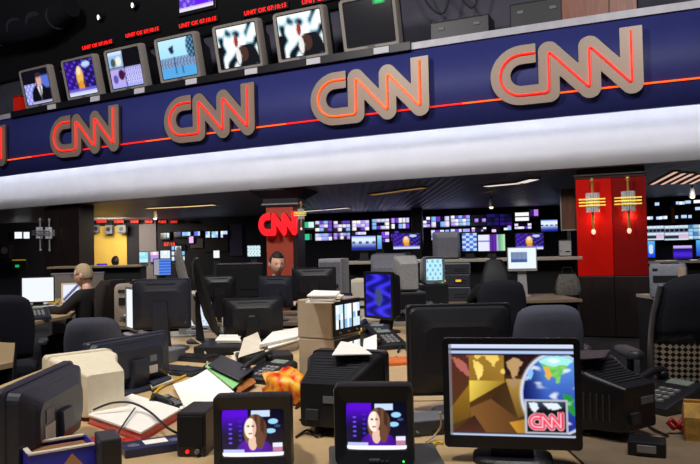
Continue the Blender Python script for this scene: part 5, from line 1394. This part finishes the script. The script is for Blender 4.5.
# ------------------------------------------------------------------ far left and right
for x0, x1, y0, y1, pal, lab in ((139.5, 148, 252, 262.5, [(.6, .9, .95), (.75, .95, 1)], 'first bright cyan screen in the distant row of three'), (150.5, 158.5, 251.5, 262, [(.95, .8, .95), (.7, .6, .9), (1, 1, 1)], 'second screen with a pink and white picture in the distant row'), (160.5, 170, 250.5, 261.5, [(1, 1, 1), (.9, .95, 1)], 'third and whitest screen in the distant row of three')):
    cons(x0, x1, y0, y1, p_mosaic(int(x0), 3, 3, pal, gap=.02, empty=.0), 9, 9, lab, y=13.2, z=1.16, g='distant bright screens in a row')
cons(171, 184.5, 246, 262, p_mosaic(70, 4, 3, [(.55, .8, 1), (.9, .95, 1), (.3, .5, .9)], gap=.22, empty=.05, bg=(.03, .03, .08)), 20, 18, 'dark screen with a grid of small blue pictures, right of the distant row', y=13.2, z=1.16, g='distant bright screens in a row')
cons(154, 170.5, 259, 275, p_blueui, 20, 22, 'screen of blue text lines left of the leaning displays', y=10.8, z=Z, g='screens on the far dark desk')
cons(213.5, 219.5, 250.5, 258, p_white, 4, 4, 'small plain white screen on the far dark desk', y=10.8, z=Z, g='screens on the far dark desk')
cons(247.5, 260.5, 245.5, 256.5, lambda u, v: (.85, .95, .95) if math.sin(u * 25) * math.sin(v * 18) < .5 else (.5, .7, .8), 12, 10, 'pale cyan screen left of the slim orange pillar', y=10.9, z=Z, g='screens on the far dark desk')
cons(97.5, 106.5, 264, 275.5, lambda u, v: (.3, .1, .85) if v > .15 else (.9, .85, 1), 8, 8, 'violet screen in front of the dark-haired person by the yellow wall', y=17.2, z=Z, g='screens on the far dark desk')
gRt = 'screens on the right raised console'
cons(646.5, 654.5, 241, 257.5, p_globe, 10, 14, 'narrow bright blue screen with a pale globe beside the red pillar', y=11.1, z=1.07, g=gRt)
cons(674, 691, 245.5, 258.5, lambda u, v: (.8, .7, 1) if v > .82 else mix((.12, .05, .5), (.3, .15, .85), math.sin(v * 5)), 16, 14, 'dark screen with a violet glow on the right console', y=11.1, z=1.07, g=gRt)
cons(697, 712, 240, 256, p_globe, 12, 14, 'deep blue screen cut by the right picture edge', y=11.1, z=1.07, g=gRt)
def printer(label, loc, rz, w, d, h, m, m2, band=None):
    t = thing('printer', label, 'printer', tuple(loc), rz)
    MB().loft([[(p_[0], p_[2], z) for p_ in rrect(w * k, d * k, .03)] for z, k in ((0, .97), (.02, 1), (h * .9, 1), (h, .93))], 0).build('body', m, t)
    MB().box((0, -d / 2 - .004, h * .55), (w * .8, .012, h * .2), 0, .003).build('paper_slot', DIM, t)
    tr = MB().box((0, -d / 2 - .06, h * .16), (w * .7, .13, .015), 0, .003).build('paper_tray', m2, t); MB().box((0, -d / 2 - .05, h * .16 + .010), (w * .55, .10, .004)).build('paper', PAP, tr)
    MB().box((w * .05, -.02, h + .004), (w * .5, d * .35, .012), 0, .004).build('lid', DIM, t)
    if band: MB().box((w * .36, -d / 2 - .005, h * .5), (w * .2, .014, h * .8), 0, .004).build('side_column', band, t)
    MB().box((-w * .34, -d / 2 - .005, h * .84), (w * .14, .008, h * .06)).build('control_panel', DKG, t)
    return t
printer('grey office printer with a tan column right of the red pillar', ond(668, 6.8, .84, 1.0), R(-24), .33, .36, .31, mat('cool_grey', '#8b8d99', .5), GRY, mat('tan_column', '#bfa890', .5))
printer('tan-topped printer behind the empty grey chair at the left', ond(140, 6.55, Z, .95), R(12), .42, .4, .33, mat('warm_grey', '#a39484', .5), GRY)
equip('equipment_box', 'pale grey flat box right of the grey printer', 'equipment', ond(708, 6.9, .84, .9), R(-24), (.30, .3, .10), LGR, GRY, 2, 1)
# left bay
gl = 'two small white screens on the far left wall'
wall_screen(14.5, 232, 22, 238.5, p_white, 4, 4, 'small white wall screen at far left, farther from the dark pillar', gl); wall_screen(23.5, 232, 29.5, 238.5, p_white, 4, 4, 'small white wall screen touching the dark pillar\'s left edge', gl)
q, rz = wall_hit(7, 252, .3); k = q.y / 700; t = thing('hanging_speaker', 'black loudspeaker on the far left wall', 'speaker', tuple(q), rz); MB().box((0, 0, 0), (11 * k, .3, 13 * k), 0, .02).build('cabinet', BLK, t); MB().cyl((0, -.152, .05), (0, -.147, .05), .11).build('cone', GRY, t); MB().box((0, .2, 0), (.05, .12, .05)).build('bracket', BLK, t)
q, rz = wall_hit(20, 264, .25); k = q.y / 700; t = thing('wall_screen', 'dark wall panel with a green light and a yellow line at far left', 'screen', tuple(q), rz); MB().box((0, 0, 0), (15 * k, .1, 12 * k), 0, .01).build('frame', DIM, t)
MB().box((0, -.055, 4 * k), (14 * k, .01, 1.2 * k)).build('yellow_bar', mat('amber_bar', '#a08020', emis='#8a7a18', es=.6, noise=0), t); MB().box((-2 * k, -.055, -2 * k), (4 * k, .01, 2.4 * k)).build('green_light', mat('green_bar', '#10c070', emis='#10b070', es=.9, noise=0), t)

# left man's desk
lcd('bright white screen facing the grey-haired man\'s desk', ond(38, 8.5, Z, .95), R(22), .375, .315, .045, BLK, p_white, 6, 5, bez=.014, th=.05)
lcd('small pale screen just in front of the grey-haired man', ond(71, 8.6, Z, .9), R(30), .22, .23, .04, BEI, lambda u, v: (.92, .95, 1) if abs(u - v) > .1 else (.4, .4, .6), 12, 12, bez=.02, th=.08)
t = thing('desk_divider', 'grey-beige fabric divider behind the grey-haired man', 'divider', ond(78, 10.4, 0, 1.0), R(18)); MB().box((0, 0, .55), (.72, .05, 1.06), 0, .01).build('panel', mat('divider_cloth', '#7c746c', .95, nscale=150, noise=.2), t)
MB().box((0, 0, 1.09), (.74, .06, .03), 0, .006).build('rail', GRY, t)
for sx in (-1, 1): MB().box((sx * .3, 0, .015), (.05, .3, .03), 0, .006).build('foot', BLK, t)
telephone('dark desk telephone at the front corner of the grey-haired man\'s desk', ond(35, 6.75, Z), R(30), 1.3, DKB)
sheet('paper_sheet', 'white paper on the grey-haired man\'s desk under the screen', 'paper', Q(Z, (32, 308), (54, 306), (60, 301), (40, 302)), Z + .003, PAP)
sheet('paper_sheet', 'yellow paper on the grey-haired man\'s desk beside the white one', 'paper', Q(Z, (46, 305), (58, 304), (60, 301.5), (50, 302)), Z + .008, YEL)
keyboard('dark keyboard under the grey-haired man\'s hands', ond(57, 7.55, Z), R(-75), BLK, .36)

# ------------------------------------------------------------------ chairs
gch = 'swivel office chairs'
chair('black swivel chair cut by the left picture edge', ond(2, 5.5, 0, .9), R(200), 1.07, .50, CHF2, gch)
chair('empty grey-blue swivel chair behind the cream domed monitor', ond(101, 5.05, 0, .85), R(186), .93, .40, CHF, gch, bh=.46, arms=False)
chair('empty grey swivel chair behind the world map screen', ond(541, 4.65, 0, .9), R(176), .98, .44, CHF, gch, bh=.48)
c5 = ond(498, 6.95, 0, .95)
chair('dark swivel chair under the black-clad person, left of the white page screen', c5, R(178), 1.03, .46, CHF2, gch)
chair('large black swivel chair with a diamond net lower back at the right edge', ond(698, 3.2, 0, .9), R(176), 1.22, .54, CHF2, gch, net=.62, bh=.66, arm_z=.84)
c6 = ond(93, 7.45, 0, .9)
chair('black swivel chair the grey-haired man sits on, hung with a dark coat', c6, R(-104), 1.06, .46, BLKF, gch, arms=False)
c7 = ond(277, 7.95, 0, 1.0)
chair('dark swivel chair of the short-haired man behind the screens', c7, R(8), 1.0, .44, CHF2, gch, arms=False)
# coat over the chair back
t = thing('coat', 'dark brown coat draped over the grey-haired man\'s chair', 'coat', (c6.x, c6.y, 0), R(-104))
coat = mat('brown_black_cloth', '#241c1a', .95, nscale=60, noise=.3, bump=.4)
mb = MB(); mb.loft([[(p_[0], .245 + p_[2], z) for p_ in rrect(w_, d_, .06)] for z, w_, d_ in ((.55, .46, .15), (.70, .52, .17), (.90, .52, .18), (1.02, .48, .17), (1.09, .36, .12))], 0); mb.build('cloth', coat, t)
for s in (-1, 1): MB().tube([(s * .20, .27, 1.04), (s * .27, .27, .90), (s * .27, .26, .70), (s * .25, .25, .56)], [.05, .06, .055, .05]).build('sleeve', coat, t)

# ------------------------------------------------------------------ people
sk = mat('warm_skin', '#c98f72', .55, nscale=30, noise=.05); sk2 = mat('light_skin', '#e6b29a', .5, nscale=30, noise=.05)
person('grey-haired man in a black jacket typing, seen in profile', (c6.x - .02, c6.y, 0), R(-104), sk2, mat('grey_hair', '#b09a7a', .8, nscale=80, noise=.25), mat('black_jacket', '#1c191a', .9, nscale=60), head_yaw=R(4), reach=.44, lean=.06, glasses=True, s=1.04, hz=.76, seat=.40)
person('short-haired man facing the front behind dark screens', (c7.x, c7.y + .02, 0), R(14), sk2, mat('dark_hair', '#1d1614', .7, nscale=80), mat('rust_shirt', '#7a3a22', .9), head_yaw=R(6), head_pitch=R(8), hz=.76, s=1.16, reach=.36, seat=.46)
person('black-clad person with dark hair seen from behind in the middle', (c5.x + .02, c5.y, 0), R(178), sk, mat('black_hair', '#0d0b0c', .6, nscale=80), BLKF, lean=.26, head_pitch=R(24), seat=.38, long=True, reach=.40, hz=.76)
t8 = ond(115, 16.2, 0, 1.1)
chair('distant dark chair of the person by the yellow wall', t8, R(172), .95, .44, CHF2, gch, arms=False)
person('dark-haired person silhouetted against the yellow wall', (t8.x, t8.y, 0), R(172), mat('shaded_skin', '#4a3026', .6), mat('black_hair', '#0d0b0c', .6, nscale=80), mat('silhouette_top', '#1a1614', .9), seat=.46, s=1.05, reach=.34, hz=.76)  # skin and top darkened in colour to read as a silhouette

# ------------------------------------------------------------------ right foreground
telephone('large black desk telephone in front of the net-backed chair', ond(662, 2.58, Z, .82), R(-62), 1.05)
sheet('paper_sheet', 'cream paper at the right edge beside the red bow', 'paper', Q(Z, (683, 414), (706, 416), (706, 407), (684, 407)), Z + .003, mat('cream_card', '#e0c890', .7))
t = thing('ribbon_bow', 'small red ribbon bow on the brown desk at the right edge', 'bow', ond(678, 2.22, Z, .78), R(10))
for s in (-1, 1): MB().tube([(0, 0, .025), (s * .02, .004, .045), (s * .035, 0, .035), (s * .02, -.004, .018), (0, 0, .022)], .007).build('loop', REDP, t)
MB().ball((0, -.004, .025), (.010, .010, .012)).build('knot', REDP, t); MB().tube([(0, 0, .02), (.01, -.02, .006), (.03, -.03, .004)], .005).build('tail', REDP, t)
t = thing('paper_bag', 'small golden paper bag cut by the right edge', 'bag', ond(704, 2.15, Z, .8), R(-20))
mb = MB(); mb.loft([rs(.11, .07, 0), rs(.115, .072, .07), rs(.11, .03, .11)], smooth=False); mb.build('pouch', mat('golden_paper', '#d8a850', .6, nscale=30, noise=.25, bump=.3), t); MB().box((0, 0, .112), (.11, .02, .012)).build('fold', mat('golden_fold', '#b8883a', .6), t)
cab('black cable running over the brown desk', [(622, 404, .80), (640, 418, .757), (652, 428, .757), (668, 436, .757)], .004, BLKC)
cab('pale wire loop beside the red bow', [(684, 424, .757), (692, 415, .78), (700, 418, .775), (708, 424, .757)], .002, BEC)
t = thing('card_reader', 'small black device with a white tag at the front of the brown desk', 'device', ond(647, 2.02, Z, .78), R(-25)); MB().box((0, 0, .02), (.10, .08, .04), 0, .004).build('case', BLK, t); MB().box((0, -.042, .022), (.05, .004, .02)).build('tag', LGR, t)

# ------------------------------------------------------------------ more clutter on the paper desk
equip('letter_tray', 'black letter tray with loose sheets behind the charcoal folder', 'tray', ond(228, 4.25, Z), R(-8), (.34, .26, .05), BLK, DIM, 1, 0)
paper_stack('loose white sheets in the black letter tray behind the charcoal folder', Q(Z + .052, (216, 343), (240, 343), (238, 337), (220, 337)), Z + .051, .018, PAP, 4)
equip('equipment_box', 'flat grey electronic box under the monitor with the slanted foot', 'equipment', ond(152, 3.95, Z), R(-20), (.30, .22, .07), GRY, DKG, 2, 2)
t = thing('pen_cup', 'black cup of pens beside the stickered black monitor', 'pen cup', ond(222, 4.75, Z), 0); MB().lathe([(.034, 0), (.038, .10), (.034, .10), (.030, .008)], 0, 18).build('body', BLK, t)
for k, (dx, dy, m) in enumerate(((-.012, .0, YEL), (.010, .008, REDP), (.004, -.012, PAP))): MB().cyl((dx, dy, .01), (dx * 3.2, dy * 3, .165), .004).build('pen', m, t)
paper_stack('dark blue books lying left of the large spread sheet', Q(Z, (150, 392), (172, 384), (165, 376), (146, 383)), Z, .03, mat('dark_book', '#2a2c3c', .6), 3, name='book_stack')
for pts, lab in (([(176, 372), (188, 366), (196, 372), (206, 365)], 'black cable snaking between the two keyboards and the green folder'), ([(212, 352), (222, 356), (232, 351), (242, 356)], 'black cable in front of the letter tray'),
                 ([(284, 372), (296, 376), (303, 368), (300, 360)], 'black cable beside the lower tan screen box'), ([(138, 398), (148, 402), (156, 396), (150, 388)], 'black cable behind the white binder'), ([(296, 408), (304, 401), (300, 394), (306, 388)], 'black cable right of the orange bag')):
    cab(lab, [(a, b_, Z + .005) for a, b_ in pts], .005, BLKC)

# dark cases and loose cables on the ledge right of the switched-off monitor
for px, py, w_, h_, lab in ((446, 38, .95, .42, 'low black equipment case on the ledge right of the switched-off monitor'), (523, 27, .80, .50, 'low black equipment case on the ledge left of the upper wood pillar')):
    q = on_curve(px, py, .45); p = offp(q.x, .66); t = thing('equipment_case', lab, 'case', (p.x, p.y, ZT + .106), brz(q.x), 'black cases on the ledge')
    MB().box((0, 0, h_ / 2), (w_, .4, h_), 0, .015).build('body', BLK, t)
    for s in (-1, 1): MB().box((s * w_ * .3, -.205, h_ * .72), (.10, .02, .05), 0, .004).build('latch', GRY, t)
    MB().box((0, 0, h_ + .006), (w_ * .98, .38, .012), 0, .004).build('lid', DKG, t)
for i, (px, lab) in enumerate(((336, 'black cable drooping behind the gap left of the switched-off monitor'), (414, 'black cable drooping over the ledge right of the switched-off monitor'), (443, 'second black cable drooping toward the low black case'))):
    q = on_curve(px, 20, .6); x = q.x
    cable(lab, [offp(x - .25, .70) + Vector((0, 0, ZT + 1.35)), offp(x - .05, .70) + Vector((0, 0, ZT + .80 + .1 * i)), offp(x + .18, .70) + Vector((0, 0, ZT + .75)), offp(x + .30, .70) + Vector((0, 0, ZT + 1.25))], .016, BLKC)
# ------------------------------------------------------------------ light
def area(name, loc, target, size, energy, col, spread=None):
    l = bpy.data.lights.new(name, 'AREA'); l.shape = 'DISK'; l.size = size; l.energy = energy; l.color = col
    if spread: l.spread = spread
    o = bpy.data.objects.new(name, l); C.objects.link(o); o.location = loc
    o.rotation_euler = (Vector(target) - Vector(loc)).to_track_quat('-Z', 'Y').to_euler(); return o
def spot(name, loc, target, energy, col, ang, blend=.5, soft=.1):
    l = bpy.data.lights.new(name, 'SPOT'); l.energy = energy; l.color = col; l.spot_size = R(ang); l.spot_blend = blend; l.shadow_soft_size = soft
    o = bpy.data.objects.new(name, l); C.objects.link(o); o.location = loc
    o.rotation_euler = (Vector(target) - Vector(loc)).to_track_quat('-Z', 'Y').to_euler(); return o
spot('unseen_spot', (-1.5, .8, 5.2), (-.85, 2.7, .75), 560, (1, .93, .84), 40, .6, .2)
spot('unseen_spot', (-.9, 3.2, 5.4), (-.5, 4.0, .75), 300, (1, .93, .84), 36, .7, .2)
spot('unseen_spot', (1.6, .6, 5.0), (1.2, 2.8, .75), 75, (1, .92, .84), 46, .7, .2)  # unseen spot added to brighten the right foreground
spot('unseen_spot', (-3.6, 4.6, 5.2), (-2.9, 7.3, .9), 240, (1, .92, .82), 40, .7, .2)
spot('unseen_spot', (-.9, 4.9, 4.6), (-.8, 7.6, 1.1), 210, (1, .92, .84), 22, .7, .1)  # unseen spot added to brighten the short-haired man
spot('unseen_spot', (1.2, 3.0, 5.4), (1.0, 5.6, .9), 110, (.95, .95, 1), 44, .7, .2)  # unseen spot added to bring out the middle chairs and desks
area('banner_fill', (1.0, 1.5, 7.5), (1.5, 10.0, 3.6), 2.0, 340, (1, .96, .93))  # unseen flood added to brighten the banner evenly
area('banner_fill', (-5.5, 4.0, 7.5), (-4.5, 12.5, 3.6), 2.0, 480, (1, .96, .93))  # second added flood, for the far end of the banner
spot('pillar_spot', (2.4, 6.6, 3.0), tuple(onp(P1, rz1, -.28, -.45, 1.75)), 70, (1, .8, .7), 10, .4, .05)  # unseen spot added to brighten the left red panel
for x, y, e, c in ((-3.5, 16.5, 80, (1, .9, .75)), (1.5, 14.5, 50, (.85, .88, 1)), (6.3, 12.5, 40, (.95, .9, 1)), (-3.6, 13.4, 40, (1, .92, .8))):
    area('low_ceiling_fill', (x, y, 2.40), (x, y, 0), 1.0, e, c)  # extra unseen area lights added to lift the back of the room
area('low_ceiling_fill', (-7.2, 20.9, 2.40), (-7.4, 22.4, .9), .8, 110, (1, .86, .6))  # unseen light added to brighten the yellow wall alone
w = bpy.data.worlds.new('world'); bpy.context.scene.world = w; w.use_nodes = True
w.node_tree.nodes['Background'].inputs['Color'].default_value = (.34, .36, .60, 1); w.node_tree.nodes['Background'].inputs['Strength'].default_value = .055
sc = bpy.context.scene
sc.view_settings.view_transform = 'Standard'; sc.view_settings.look = 'None'; sc.view_settings.exposure = 0; sc.view_settings.gamma = 1
sc.cycles.use_denoising = True; sc.cycles.max_bounces = 6; sc.cycles.sample_clamp_indirect = 4
